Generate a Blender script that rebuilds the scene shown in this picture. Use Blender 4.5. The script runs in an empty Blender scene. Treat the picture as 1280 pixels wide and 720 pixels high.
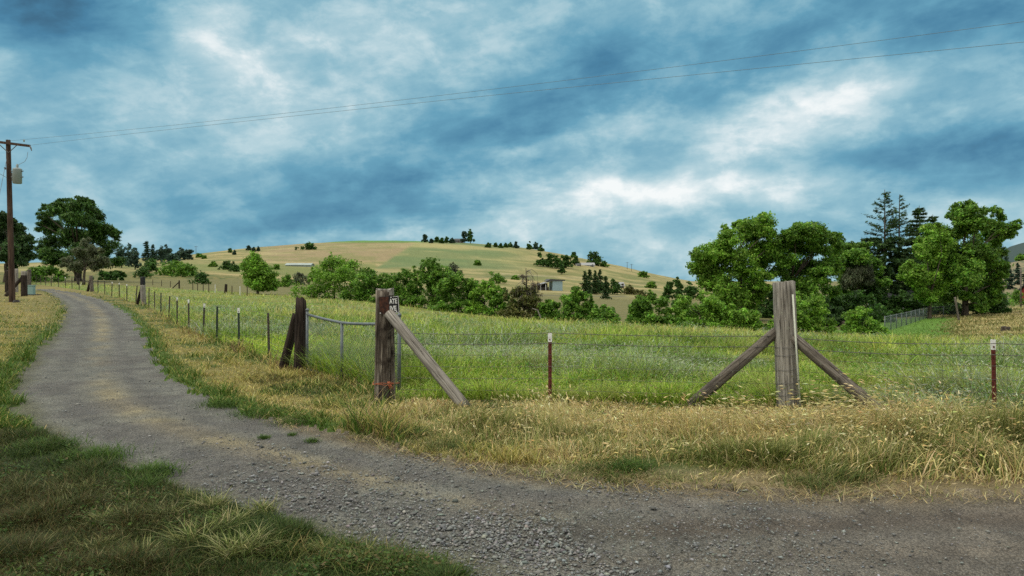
import bpy, math, random
import numpy as np
from mathutils import Vector, Matrix, Quaternion

random.seed(7)
RNG = np.random.default_rng(11)
SC = bpy.context.scene
COL = SC.collection
CAMZ, FPX, HZ = 1.7, 900.0, 350.0      # eye height, focal length and horizon in the units of a 1280 px wide frame

# ------------------------------------------------------------------ numpy noise
def _hash(ix, iy, seed):
    n = (ix.astype(np.int64) * 374761393 + iy.astype(np.int64) * 668265263 + seed * 1442695041) & 0x7fffffff
    n = ((n ^ (n >> 13)) * 1274126177) & 0x7fffffff
    n = n ^ (n >> 16)
    return (n & 0xffff) / 65535.0

def vnoise(x, y, seed=0):
    x = np.asarray(x, float); y = np.asarray(y, float)
    ix = np.floor(x); iy = np.floor(y)
    fx = x - ix; fy = y - iy
    fx = fx * fx * (3 - 2 * fx); fy = fy * fy * (3 - 2 * fy)
    a = _hash(ix, iy, seed); b = _hash(ix + 1, iy, seed)
    c = _hash(ix, iy + 1, seed); d = _hash(ix + 1, iy + 1, seed)
    return (a * (1 - fx) + b * fx) * (1 - fy) + (c * (1 - fx) + d * fx) * fy

def fbm(x, y, seed=0, octv=4):
    s = 0.0; a = 0.5; t = 0.0
    for k in range(octv):
        s = s + a * vnoise(np.asarray(x) * 2 ** k + 17.3 * k, np.asarray(y) * 2 ** k - 9.1 * k, seed + k)
        t += a; a *= 0.5
    return s / t

def sstep(a, b, x):
    t = np.clip((np.asarray(x, float) - a) / (b - a), 0, 1)
    return t * t * (3 - 2 * t)

# ------------------------------------------------------------------ the lie of the land
_cols = np.array([-300, 60, 200, 330, 450, 560, 660, 760, 850, 950, 1080, 1200, 1300, 1600], float)
_rows = np.array([2, 10, 15, 25, 40, 60, 90, 150, 250, 400, 600, 720, 900, 1600, 7000], float)
def _py(Y, vals):                       # sight-line drop at distance Y -> height
    return [CAMZ - (v - HZ) / FPX * Y for v in vals]
_tab = np.array([
    [0] * 14, [0] * 14,
    [.02, .02, .01, 0, 0, 0, 0, 0, 0, -.03, -.08, -.12, -.15, -.15],
    [.12, .12, .08, .03, -.05, -.15, -.25, -.3, -.35, -.42, -.55, -.6, -.55, -.4],
    [.4, .32, .27, .2, 0, -.4, -.7, -.8, -1., -1.25, -1.65, -1.5, -1.25, -1.],
    [.9, .85, .55, .3, .2, -.7, -1.2, -1.6, -1.85, -2.05, -2.65, -2.15, -1.6, -1.3],
    _py(90, [352, 354, 359, 364, 372, 380, 386, 389, 391, 393, 394, 391, 387, 385]),
    _py(150, [345, 347, 349, 357, 364, 370, 376, 380, 382, 384, 382, 378, 376, 374]),
    _py(250, [338, 339, 337, 345, 352, 358, 362, 366, 370, 373, 370, 365, 360, 356]),
    _py(400, [332, 331, 329, 327, 330, 335, 343, 350, 362, 368, 362, 352, 340, 334]),
    _py(600, [330, 329, 322, 307, 299, 301, 308, 328, 351, 363, 358, 343, 322, 314]),
    _py(720, [331, 330, 324, 308, 299.5, 302, 309, 329, 351, 362, 356, 341, 319, 311]),
    _py(900, [335, 334, 329, 316, 308, 310, 317, 334, 352, 361, 357, 342, 321, 313]),
    [8, 8, 12, 22, 25, 20, 15, 5, -5, -8, -5, 10, 30, 36],
    [-10] * 14], float)
_fc = np.linspace(-300, 1600, 381)
_fr = np.linspace(math.log(2), math.log(7000), 420)
def _smooth(a, sig, ax):
    r = int(3 * sig); k = np.exp(-0.5 * (np.arange(-r, r + 1) / sig) ** 2); k /= k.sum()
    pad = [(r, r) if i == ax else (0, 0) for i in range(2)]
    return np.apply_along_axis(lambda v: np.convolve(v, k, 'valid'), ax, np.pad(a, pad, 'edge'))
_A = np.array([np.interp(_fc, _cols, r) for r in _tab])
_A = np.array([np.interp(_fr, np.log(_rows), _A[:, j]) for j in range(len(_fc))]).T
_A = _smooth(_smooth(_A, 5, 0), 7, 1)

def pxY(x, y):
    th = np.clip(np.arctan2(x, y), -1.05, 1.05)
    r = np.hypot(x, y)
    return 640 + FPX * np.tan(th), r * np.cos(th)

def ground_z(x, y):
    x = np.asarray(x, float); y = np.asarray(y, float)
    px, Y = pxY(x, y)
    u = np.clip((px + 300) / 5.0, 0, 379.999); v = np.clip((np.log(np.maximum(Y, 2)) - _fr[0]) / (_fr[1] - _fr[0]), 0, 418.999)
    i = v.astype(int); j = u.astype(int); fv = v - i; fu = u - j
    z = (_A[i, j] * (1 - fu) + _A[i, j + 1] * fu) * (1 - fv) + (_A[i + 1, j] * (1 - fu) + _A[i + 1, j + 1] * fu) * fv
    back = sstep(2.4, 1.2, np.abs(np.arctan2(x, y)))
    z = z * back
    z = z + 0.05 * (fbm(x * .35, y * .35, 3, 3) - .5) * sstep(3, 9, Y)
    z = z + 0.5 * (fbm(x * .03, y * .03, 5, 3) - .5) * sstep(90, 260, Y) * 3
    return z

def gz(x, y): return float(ground_z(np.array([x]), np.array([y]))[0])
def P(px, Y):                           # ground point in the direction px at depth Y
    x = (px - 640) / FPX * Y
    return Vector((x, Y, gz(x, Y)))
def at(px, py, Y): return Vector(((px - 640) / FPX * Y, Y, CAMZ - (py - HZ) / FPX * Y))
def hit(px, py):                        # where a sight line meets the land
    Y = np.geomspace(2.2, 400, 4000)
    x = (px - 640) / FPX * Y
    d = CAMZ - (py - HZ) / FPX * Y - ground_z(x, Y)
    k = np.argmax(d < 0) if (d < 0).any() else len(Y) - 1
    return (float(x[k]), float(Y[k]))

# ------------------------------------------------------------------ object helpers
def tag(o, label=None, cat=None, group=None, kind=None):
    if label: o['label'] = label
    if cat: o['category'] = cat
    if group: o['group'] = group
    if kind: o['kind'] = kind
    return o

def empty(name, loc, label=None, cat=None, group=None, rz=0):
    o = bpy.data.objects.new(name, None); COL.objects.link(o)
    o.location = loc; o.rotation_euler = (0, 0, rz); o.empty_display_size = .2
    return tag(o, label, cat, group)

def np_mesh(name, V, quads=None, tris=None, col=None, mat=None, parent=None, smooth=False):
    me = bpy.data.meshes.new(name)
    V = np.asarray(V, np.float32); me.vertices.add(len(V)); me.vertices.foreach_set('co', V.ravel())
    fl = []; st = []; tot = 0
    for F, n in ((quads, 4), (tris, 3)):
        if F is None or len(F) == 0: continue
        F = np.asarray(F, np.int32); fl.append(F.ravel()); st.append(tot + np.arange(len(F), dtype=np.int32) * n); tot += F.size
    fl = np.concatenate(fl); st = np.concatenate(st)
    me.loops.add(len(fl)); me.loops.foreach_set('vertex_index', fl)
    me.polygons.add(len(st)); me.polygons.foreach_set('loop_start', st)
    me.update(calc_edges=True)
    if smooth: me.polygons.foreach_set('use_smooth', np.ones(len(st), bool))
    if col is not None:
        a = me.color_attributes.new('Col', 'FLOAT_COLOR', 'POINT')
        c = np.ones((len(V), 4), np.float32); c[:, :3] = col; a.data.foreach_set('color', c.ravel())
    if mat: me.materials.append(mat)
    o = bpy.data.objects.new(name, me); COL.objects.link(o)
    if parent: o.parent = parent
    return o

class MB:                               # collects shapes, links them as ONE mesh object
    def __init__(s): s.v = []; s.f = []
    def add(s, vs, fs):
        n = len(s.v); s.v += [tuple(v) for v in vs]; s.f += [tuple(i + n for i in f) for f in fs]; return s
    def box(s, c, d, rz=0, M=None):
        x, y, z = d[0] / 2, d[1] / 2, d[2] / 2
        vs = [Vector((a * x, b * y, e * z)) for e in (-1, 1) for a, b in ((-1, -1), (1, -1), (1, 1), (-1, 1))]
        R = M if M is not None else Matrix.Rotation(rz, 3, 'Z')
        vs = [R @ v + Vector(c) for v in vs]
        return s.add(vs, [(3, 2, 1, 0), (4, 5, 6, 7), (0, 1, 5, 4), (1, 2, 6, 5), (2, 3, 7, 6), (3, 0, 4, 7)])
    def tube(s, pts, r, n=6, cap=True):
        pts = [Vector(p) for p in pts]; m = len(pts)
        rr = r if isinstance(r, (list, tuple)) else [r] * m
        vs = []; ref = None
        for i, p in enumerate(pts):
            t = (pts[min(i + 1, m - 1)] - pts[max(i - 1, 0)])
            t = t.normalized() if t.length > 1e-9 else Vector((0, 0, 1))
            if ref is None: ref = Vector((1, 0, 0)) if abs(t.x) < .8 else Vector((0, 1, 0))
            a = (ref - t * ref.dot(t)); a = a.normalized() if a.length > 1e-6 else t.orthogonal().normalized()
            ref = a; b = t.cross(a)
            vs += [p + (a * math.cos(2 * math.pi * k / n) + b * math.sin(2 * math.pi * k / n)) * rr[i] for k in range(n)]
        fs = [(i * n + k, i * n + (k + 1) % n, (i + 1) * n + (k + 1) % n, (i + 1) * n + k) for i in range(m - 1) for k in range(n)]
        if cap: fs += [tuple(range(n))[::-1], tuple((m - 1) * n + k for k in range(n))]
        return s.add(vs, fs)
    def prism(s, prof, d0, d1, M=None, o=(0, 0, 0)):      # profile in x,z extruded along y
        n = len(prof); R = M if M is not None else Matrix.Identity(3); o = Vector(o)
        vs = [R @ Vector((x, d0, z)) + o for x, z in prof] + [R @ Vector((x, d1, z)) + o for x, z in prof]
        fs = [(i, (i + 1) % n, n + (i + 1) % n, n + i) for i in range(n)] + [tuple(range(n))[::-1], tuple(range(n, 2 * n))]
        return s.add(vs, fs)
    def build(s, name, mat, parent=None, smooth=False, loc=None):
        me = bpy.data.meshes.new(name); me.from_pydata(s.v, [], s.f); me.update()
        if smooth: me.polygons.foreach_set('use_smooth', [True] * len(me.polygons))
        me.materials.append(mat)
        o = bpy.data.objects.new(name, me); COL.objects.link(o)
        if parent: o.parent = parent
        if loc is not None: o.location = loc
        return o

# ------------------------------------------------------------------ materials
class NT:
    def __init__(s, nt): s.nt = nt; s.n = nt.nodes; s.l = nt.links; s.n.clear()
    def new(s, t, **k):
        o = s.n.new(t)
        for a, v in k.items():
            if a.startswith('i_'):
                key = a[2:]; key = int(key) if key.isdigit() else key.replace('_', ' ')
                if hasattr(v, 'is_linked') or isinstance(v, bpy.types.NodeSocket): s.l.new(v, o.inputs[key])
                else: o.inputs[key].default_value = v
            else: setattr(o, a, v)
        return o
    def math(s, op, a, b=None, clamp=False):
        o = s.n.new('ShaderNodeMath'); o.operation = op; o.use_clamp = clamp
        for i, v in enumerate((a, b)):
            if v is None: continue
            if isinstance(v, bpy.types.NodeSocket): s.l.new(v, o.inputs[i])
            else: o.inputs[i].default_value = v
        return o.outputs[0]
    def mix(s, f, a, b, blend='MIX'):
        o = s.n.new('ShaderNodeMix'); o.data_type = 'RGBA'; o.blend_type = blend
        for i, v in ((0, f), (6, a), (7, b)):
            if isinstance(v, bpy.types.NodeSocket): s.l.new(v, o.inputs[i])
            else: o.inputs[i].default_value = (v if i == 0 else (*v[:3], 1))
        return o.outputs[2]
    def ramp(s, f, stops, interp='LINEAR'):
        o = s.n.new('ShaderNodeValToRGB'); o.color_ramp.interpolation = interp
        e = o.color_ramp.elements
        while len(e) > len(stops): e.remove(e[-1])
        while len(e) < len(stops): e.new(.5)
        for q, (p, c) in zip(e, stops): q.position = p; q.color = (*c[:3], 1) if len(c) < 4 else c
        s.l.new(f, o.inputs[0]); return o.outputs[0]
    def noise(s, vec, scale, detail=4, rough=.55, dist=0):
        o = s.new('ShaderNodeTexNoise'); o.inputs['Scale'].default_value = scale; o.inputs['Detail'].default_value = detail
        o.inputs['Roughness'].default_value = rough; o.inputs['Distortion'].default_value = dist
        if vec is not None: s.l.new(vec, o.inputs['Vector'])
        return o.outputs[0]

def new_mat(name):
    m = bpy.data.materials.new(name); m.use_nodes = True
    return m, NT(m.node_tree)

def finish(t, base, rough, bump=None, bstr=.4, bdist=.01, metal=0, spec=.3):
    b = t.new('ShaderNodeBsdfPrincipled'); out = t.new('ShaderNodeOutputMaterial')
    for k, v in (('Base Color', base), ('Roughness', rough), ('Metallic', metal), ('Specular IOR Level', spec)):
        if isinstance(v, bpy.types.NodeSocket): t.l.new(v, b.inputs[k])
        else: b.inputs[k].default_value = (*v[:3], 1) if k == 'Base Color' else v
    if bump is not None:
        bp = t.new('ShaderNodeBump'); bp.inputs['Strength'].default_value = bstr; bp.inputs['Distance'].default_value = bdist
        t.l.new(bump, bp.inputs['Height']); t.l.new(bp.outputs[0], b.inputs['Normal'])
    t.l.new(b.outputs[0], out.inputs[0])
    return b

def simple(name, c, rough=.6, metal=0, var=.25, scale=6, spec=.3, dark=None):
    m, t = new_mat(name)
    tc = t.new('ShaderNodeTexCoord').outputs['Object']
    n = t.noise(tc, scale, 5)
    d = dark or tuple(x * (1 - var) for x in c)
    col = t.ramp(n, [(.35, d), (.65, c)])
    finish(t, col, rough, n, .15, .01, metal, spec); return m

def wood(name, lo, mid, hi, scale=1.0, blotch=None, bstr=.7, lichen=False):
    m, t = new_mat(name)
    tc = t.new('ShaderNodeTexCoord').outputs['Object']
    mp = t.new('ShaderNodeMapping'); mp.inputs['Scale'].default_value = (38 * scale, 38 * scale, 1.6 * scale); t.l.new(tc, mp.inputs[0])
    n1 = t.noise(mp.outputs[0], 1, 6, .65)
    mp2 = t.new('ShaderNodeMapping'); mp2.inputs['Scale'].default_value = (7 * scale, 7 * scale, 1.1 * scale); t.l.new(tc, mp2.inputs[0])
    n2 = t.noise(mp2.outputs[0], 1, 5, .6, .6)
    c = t.ramp(n1, [(.30, lo), (.47, mid), (.70, hi)])
    c2 = t.ramp(n2, [(.33, (.35, .33, .31)), (.55, (1, 1, 1))])
    c = t.mix(.75, c, c2, 'MULTIPLY')
    if blotch:
        n3 = t.noise(tc, 3.1, 5, .6)
        c = t.mix(t.ramp(n3, [(.5, (0, 0, 0)), (.6, (1, 1, 1))]), c, blotch)
    mp3 = t.new('ShaderNodeMapping'); mp3.inputs['Scale'].default_value = (22 * scale, 22 * scale, .7 * scale); mp3.inputs['Location'].default_value = (3, 1, 2); t.l.new(tc, mp3.inputs[0])
    n4 = t.noise(mp3.outputs[0], 1, 3, .5, .25)
    line = t.ramp(n4, [(.475, (1, 1, 1)), (.497, (.16, .14, .12)), (.503, (.16, .14, .12)), (.53, (1, 1, 1))])
    c = t.mix(.85, c, line, 'MULTIPLY')
    if lichen:
        n5 = t.noise(tc, 16, 5, .7); c = t.mix(t.ramp(n5, [(.60, (0, 0, 0)), (.68, (.55, .55, .55))]), c, (.30, .31, .24))
    crack = t.mix(1, t.ramp(n1, [(.28, (0, 0, 0)), (.42, (1, 1, 1))]), line, 'MULTIPLY')
    finish(t, c, .85, t.math('ADD', n1, t.math('MULTIPLY', crack, .6)), bstr, .012, 0, .15); return m

def vcol_mat(name, rough=.7, transl=.0, fine=None, bump=None):
    m, t = new_mat(name)
    a = t.new('ShaderNodeAttribute', attribute_name='Col').outputs['Color']
    tc = t.new('ShaderNodeTexCoord').outputs['Object']; h = None
    if fine:
        for sc, amt in fine:
            n = t.noise(tc, sc, 5, .6); h = n
            a = t.mix(1, a, t.ramp(n, [(.28, (1 - amt,) * 3), (.72, (1 + amt,) * 3)]), 'MULTIPLY')
    b = finish(t, a, rough, h if bump else None, bump[0] if bump else 0, bump[1] if bump else 0, 0, .2)
    if transl:
        tr = t.new('ShaderNodeBsdfTranslucent'); t.l.new(a, tr.inputs[0])
        mx = t.new('ShaderNodeMixShader'); mx.inputs[0].default_value = transl
        t.l.new(b.outputs[0], mx.inputs[1]); t.l.new(tr.outputs[0], mx.inputs[2])
        out = [n for n in t.n if n.type == 'OUTPUT_MATERIAL'][0]; t.l.new(mx.outputs[0], out.inputs[0])
    return m

M = {}
M['leaf'] = vcol_mat('foliage', .5, .38)
M['grass'] = vcol_mat('grass_blades', .65, .25)
M['bark'] = wood('bark', (.035, .028, .02), (.08, .065, .05), (.15, .13, .10), .5)
M['bark_grey'] = wood('grey_bark', (.09, .08, .07), (.17, .155, .135), (.28, .26, .23), .5)
M['wood_grey'] = wood('weathered_grey_wood', (.11, .10, .085), (.26, .24, .205), (.40, .375, .33), lichen=True)
M['wood_log'] = wood('weathered_log_wood', (.05, .042, .034), (.15, .13, .105), (.26, .235, .20), 1, (.07, .06, .05), lichen=True)
M['wood_dark'] = wood('dark_creosoted_wood', (.012, .009, .007), (.035, .026, .02), (.085, .065, .05))
M['wood_brown'] = wood('split_brown_wood', (.015, .011, .008), (.12, .098, .075), (.36, .32, .26), .9, (.03, .022, .016))
M['pole_wood'] = wood('brown_pole_wood', (.03, .02, .014), (.075, .048, .034), (.12, .08, .06), .6)
M['galv'] = simple('galvanised_steel', (.165, .19, .195), .55, .3, .3, 9)
M['wire'] = simple('dull_fence_wire', (.14, .135, .125), .6, .6, .3, 30)
M['link'] = simple('chain_link_wire', (.15, .18, .18), .5, .4, .2, 30)
M['cable'] = simple('power_cable', (.20, .23, .26), .6, .2)
M['rust'] = simple('rust_red_paint', (.13, .028, .018), .7, 0, .5, 25)
M['green_paint'] = simple('dark_green_paint', (.035, .055, .04), .6, 0, .4, 25)
M['brown_steel'] = simple('brown_weathered_steel', (.07, .058, .045), .7, 0, .45, 25)
M['white'] = simple('white_paint', (.72, .72, .68), .5, 0, .12, 20)
M['rod'] = simple('pale_fibreglass', (.52, .54, .44), .5, 0, .15, 20)
M['transf'] = simple('grey_transformer_paint', (.26, .31, .31), .4, .1, .1, 5)
M['teal'] = simple('pale_teal_paint', (.21, .34, .31), .5, 0, .1, 5)
M['metal_wall'] = simple('pale_blue_sheet_metal', (.30, .42, .46), .5, .1, .12, 2)
M['dark_roof'] = simple('dark_roofing', (.06, .065, .07), .7, 0, .2, 2)
M['grey_roof'] = simple('grey_roofing', (.30, .31, .31), .7, 0, .2, 2)
M['house_white'] = simple('white_siding', (.55, .57, .57), .6, 0, .06, 2)
M['pale_sheet'] = simple('pale_green_sheeting', (.33, .39, .37), .6, 0, .2, .5)
M['house_brown'] = simple('brown_siding', (.10, .085, .075), .7, 0, .1, 2)
M['red'] = simple('barn_red_paint', (.24, .03, .025), .6, 0, .2, 2)
M['glass'] = simple('window_glass', (.03, .04, .05), .1, 0, .1, 2, .5)
M['dark_in'] = simple('dark_boards', (.05, .045, .04), .8, 0, .2, 2)
M['sign_black'] = simple('black_sign_paint', (.014, .014, .015), .45, 0, .3, 20)
M['sign_rust'] = simple('rusted_sign_face', (.085, .034, .02), .8, 0, .75, 22, .2, (.02, .012, .01))
M['twine'] = simple('orange_twine', (.44, .13, .06), .7, 0, .2, 60)
# ------------------------------------------------------------------ camera
cam = bpy.data.cameras.new('camera'); cam.sensor_width = 36; cam.lens = 36 * FPX / 1280
cam.shift_y = -(360 - HZ) / 1280; cam.clip_start = .05; cam.clip_end = 30000
co = bpy.data.objects.new('camera', cam); COL.objects.link(co)
co.location = (0, 0, CAMZ); co.rotation_euler = (math.pi / 2, 0, 0); SC.camera = co

# ------------------------------------------------------------------ outlines on the ground
def line_hits(pts): return np.array([hit(*p) for p in pts])
OUT_EDGE = line_hits([(44, 361.5), (62, 367), (78, 378), (82, 390), (72, 412), (45, 440), (22, 465), (10, 492), (20, 520), (58, 550), (120, 577),
                      (200, 603), (300, 637), (400, 668), (490, 695), (585, 722)])
IN_EDGE = line_hits([(1400, 613), (1280, 612), (1100, 613), (1000, 613), (850, 606), (700, 595), (620, 583), (520, 561), (450, 546), (380, 530),
                     (320, 517), (270, 503), (235, 487), (205, 465), (188, 440), (178, 415), (163, 393), (138, 378), (100, 367), (66, 361.5)])
ROAD = np.vstack([OUT_EDGE, [(-.25, 3.2), (.5, 1.9), (2.5, .6), (9, -1.2), (60, -9), (60, 8)], IN_EDGE])

def in_poly(x, y, poly):
    x = np.asarray(x); y = np.asarray(y); r = np.zeros(x.shape, bool)
    n = len(poly)
    for i in range(n):
        x1, y1 = poly[i]; x2, y2 = poly[(i + 1) % n]
        c = ((y1 > y) != (y2 > y))
        with np.errstate(divide='ignore', invalid='ignore'):
            r ^= c & (x < (x2 - x1) * (y - y1) / (y2 - y1 + 1e-12) + x1)
    return r

def dist_line(x, y, pts):
    d = np.full(np.shape(x), 1e9)
    for (x1, y1), (x2, y2) in zip(pts[:-1], pts[1:]):
        dx, dy = x2 - x1, y2 - y1
        t = np.clip(((x - x1) * dx + (y - y1) * dy) / (dx * dx + dy * dy + 1e-9), 0, 1)
        d = np.minimum(d, np.hypot(x - x1 - t * dx, y - y1 - t * dy))
    return d

def jit(x, y, amp=1.0):                 # irregular edges
    k = np.clip(np.hypot(x, y) / 12, .45, 1.2) * amp
    return (x + (fbm(x * 2.2, y * 2.2, 21, 4) - .5) * .55 * k, y + (fbm(x * 2.2, y * 2.2, 31, 4) - .5) * .55 * k)
def road_mask(x, y):
    a, b = jit(x, y); return in_poly(a, b, ROAD)

# fence lines
FENCE_L = [((px - 640) / FPX * Y, Y) for px, Y in ((370, 13.7), (336, 15.3), (299, 17.4), (271, 19.4), (254, 21.), (236, 23.7), (221.5, 26.4), (211, 29.3), (201, 32.6), (193, 35.6), (186, 38.6),
           (178, 40.), (169.7, 43.), (158.5, 46.), (149, 49.), (139.7, 52.), (131, 55.), (122.6, 58.), (113, 60.), (99, 64), (90, 66.5), (82, 69), (73, 72), (64, 75), (57, 78), (51, 81), (45, 84))]
FENCE_R = [(-1.76, 10.0), (.52, 9.9), (3.6, 9.4), (5.8, 8.65), (9.6, 7.3), (14, 5.6)]
_fl = np.array(sorted([(-3.95, 13.5), (-1.68, 10.72), (-1.6, 9.95)] + FENCE_L + [(-70, 95)], key=lambda p: p[1]))
_frr = np.array(FENCE_R + [(40, -4)])
def field_side(x, y):                   # beyond the fence
    a = x > np.interp(y, _fl[:, 1], _fl[:, 0]); b = y > np.interp(x, _frr[:, 0], _frr[:, 1])
    return np.where(x < -1.76, a & (y > 9.9), b)
def field_far(px):
    return np.interp(px, [0, 60, 150, 230, 300, 400, 520, 620, 760, 900, 1080, 1170, 1230, 1300], [92, 92, 88, 78, 72, 60, 53, 49, 46, 46, 46, 34, 31, 30])

# ------------------------------------------------------------------ ground colours (what grows or lies there)
def lerp(a, b, t): return a * (1 - t[:, None]) + np.asarray(b)[None, :] * t[:, None]
def soil_colour(x, y):
    px, Y = pxY(x, y)
    py = HZ + FPX * (CAMZ - ground_z(x, y)) / np.maximum(Y, .5)
    n1 = fbm(x * .9, y * .9, 41, 4); n2 = fbm(x * .12, y * .12, 51, 4); n3 = fbm(x * .02, y * .02, 61, 4)
    st = fbm(x * .012 + 4, y * .05, 71, 4)
    c = np.tile(np.array([.16, .14, .045]), (len(x), 1))
    c = lerp(c, (.06, .085, .018), sstep(.45, .6, n1))
    far = field_side(x, y)
    field = np.array([.12, .18, .03]); f = far & (Y < field_far(px) + 3)
    c = np.where(f[:, None], field, c)
    tn = sstep(.42, .62, fbm(x * .22, y * .6, 91, 4)) * sstep(18, 38, Y)
    c = np.where(f[:, None], lerp(c, (.19, .18, .055), tn * .75), c)
    # beyond the hedge: olive mown meadow with faint swaths
    b = far & ~f
    sw = .5 + .5 * np.sin((Y * 1.0 + x * .12) * .75 + 3 * n2)
    mead = lerp(np.tile(np.array([.125, .125, .042]), (len(x), 1)), (.165, .14, .06), sstep(.3, .9, sw) * .6)
    c = np.where(b[:, None], mead, c)
    # right: dry mown grass and green lawn
    lawn = b & (px > 1040 + 30 * (n1 - .5)) & (Y < 80 + 6 * (n1 - .5)) & (px < 1215 + 60 * (n1 - .5) - (Y - 48) * .6)
    dry = b & (px > 1095) & (Y < 110)
    c = np.where(dry[:, None], lerp(np.tile(np.array([.27, .225, .095]), (len(x), 1)), (.14, .13, .045), sstep(.45, .62, n2 * .5 + n1 * .5)), c)
    lawn &= RNG.uniform(0, 1, len(x)) < sstep(1215, 1170, px + 60 * (n1 - .5))
    c = np.where((lawn & (px < 1195))[:, None], np.array([.10, .20, .028]) * (.8 + .4 * n2)[:, None], c)
    bank = b & (px > 1010 + 30 * (n1 - .5)) & (px < 1062 + 40 * (n1 - .5)) & (Y < 78) & (Y > 58)
    c = np.where(bank[:, None], np.array([.12, .085, .06]), c)
    # the hill, its fields as strips and patches
    h = sstep(170, 235, Y) * sstep(1060, 960, px)
    tan = lerp(np.tile(np.array([.27, .225, .095]), (len(x), 1)), (.20, .185, .07), sstep(.4, .6, n3))
    tan = lerp(tan, (.36, .285, .13), sstep(.52, .7, st) * .7)
    tan = lerp(tan, (.13, .15, .045), sstep(.55, .68, fbm(x * .016 + 9, y * .03, 81, 4)) * .8)
    hm = fbm(x * .055, y * .09, 191, 4); tan = lerp(tan, (.145, .155, .05), sstep(.5, .65, hm) * .75); tan = lerp(tan, (.34, .285, .13), sstep(.46, .36, hm) * .6)
    c = lerp(c, (0, 0, 0), h) + tan * h[:, None]
    e1 = (fbm(x * .02, y * .02, 66, 3) - .5)
    # brown ploughed field left of the diagonal, green field right of it
    diag = 455 + (345 - py) * 1.55
    brown = sstep(303.5, 305, py) * sstep(329 + 8 * e1, 325 + 8 * e1, py) * sstep(diag + 3, diag - 3, px) * sstep(300, 345, px) * h * sstep(300, 330, Y)
    bc = lerp(np.tile(np.array([.245, .195, .10]), (len(x), 1)), (.30, .255, .125), sstep(.45, .65, st)); mot = fbm(x * .07, y * .10, 171, 4); bc = lerp(bc, (.17, .175, .06), sstep(.5, .66, mot) * .7)
    c = c * (1 - brown)[:, None] + bc * brown[:, None]
    grn = sstep(diag - 3, diag + 3, px) * sstep(342 + 14 * e1, 334 + 14 * e1, py) * sstep(690, 610, px) * h * sstep(300, 330, Y)
    gc = lerp(np.tile(np.array([.145, .175, .065]), (len(x), 1)), (.29, .27, .11), sstep(.47, .60, st + .5 * e1)); gc = lerp(gc, (.25, .24, .10), sstep(.5, .64, fbm(x * .05, y * .07, 181, 4)) * .6)
    gc = lerp(gc, (.105, .155, .055), sstep(.54, .64, fbm(x * .01 + 3, y * .028, 88, 3)) * .8)
    c = c * (1 - grn)[:, None] + gc * grn[:, None]
    top = sstep(303.6, 302.6, py) * sstep(260, 330, px) * sstep(560, 520, px) * h * sstep(400, 480, Y)
    c = lerp(c, (.10, .20, .045), top)
    for x0, x1, yy, sl_, cc in ((590, 700, 347.5, -.022, (.075, .10, .04)), (610, 760, 342, .05, (.31, .27, .15)), (640, 790, 369, .012, (.09, .09, .06)), (640, 800, 364.5, .02, (.33, .28, .14)), (560, 700, 333, .02, (.10, .13, .05)), (240, 470, 333, -.01, (.10, .125, .045)), (700, 830, 346, .09, (.10, .12, .05))):
        c = lerp(c, cc, np.exp(-((py - yy - sl_ * (px - x0) - 3 * e1) / .75) ** 2) * sstep(x0, x0 + 15, px) * sstep(x1, x1 - 15, px) * (Y > 140) * .75 * (.5 + .8 * n2))
    grl = sstep(328, 331, py) * sstep(345, 340, py) * (px < 470) * (px > 150) * sstep(230, 300, Y)
    c = lerp(c, (.15, .175, .05), grl * .7)
    rh = sstep(150, 260, Y) * sstep(1040, 1110, px)   # hillside at the right edge
    c = lerp(c, (.21, .175, .095), rh)
    c = lerp(c, (.10, .19, .05), rh * sstep(325, 322, py))
    c = lerp(c, (.06, .085, .04), rh * sstep(.56, .64, n2))
    # lusher strips along the road edge
    gl = sstep(.5, .1, dist_line(x, y, IN_EDGE) + (n1 - .5) * .8) * (px < 420) * (Y < 40) * ~f
    c = lerp(c, (.05, .10, .014), gl * .9)
    go = sstep(1.0, .2, dist_line(x, y, OUT_EDGE) + (n1 - .5) * 1.0) * (Y < 60) * ~f
    c = lerp(c, (.045, .075, .014), go * .85)
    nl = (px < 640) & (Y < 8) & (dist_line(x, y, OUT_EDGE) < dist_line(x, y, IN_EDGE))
    c = np.where(nl[:, None], c * .28, c)  # near-left soil darkened: frame-corner vignette put into its colour
    # bare, dry soil strip along the right road edge
    gb = sstep(.9, .25, dist_line(x, y, IN_EDGE) + (n1 - .5) * .8) * (px > 560) * (Y < 12) * ~f
    c = lerp(c, (.17, .135, .075), gb * .9)
    rr = (px < 120) & (Y > 25) & ~f & (Y < 80)
    c = np.where(rr[:, None], lerp(c, (.20, .165, .06), .55 + .3 * sstep(.4, .6, n2)), c)
    return np.clip(c * (.88 + .24 * fbm(x * 3, y * 3, 99, 3))[:, None], 0, 1)

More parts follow.
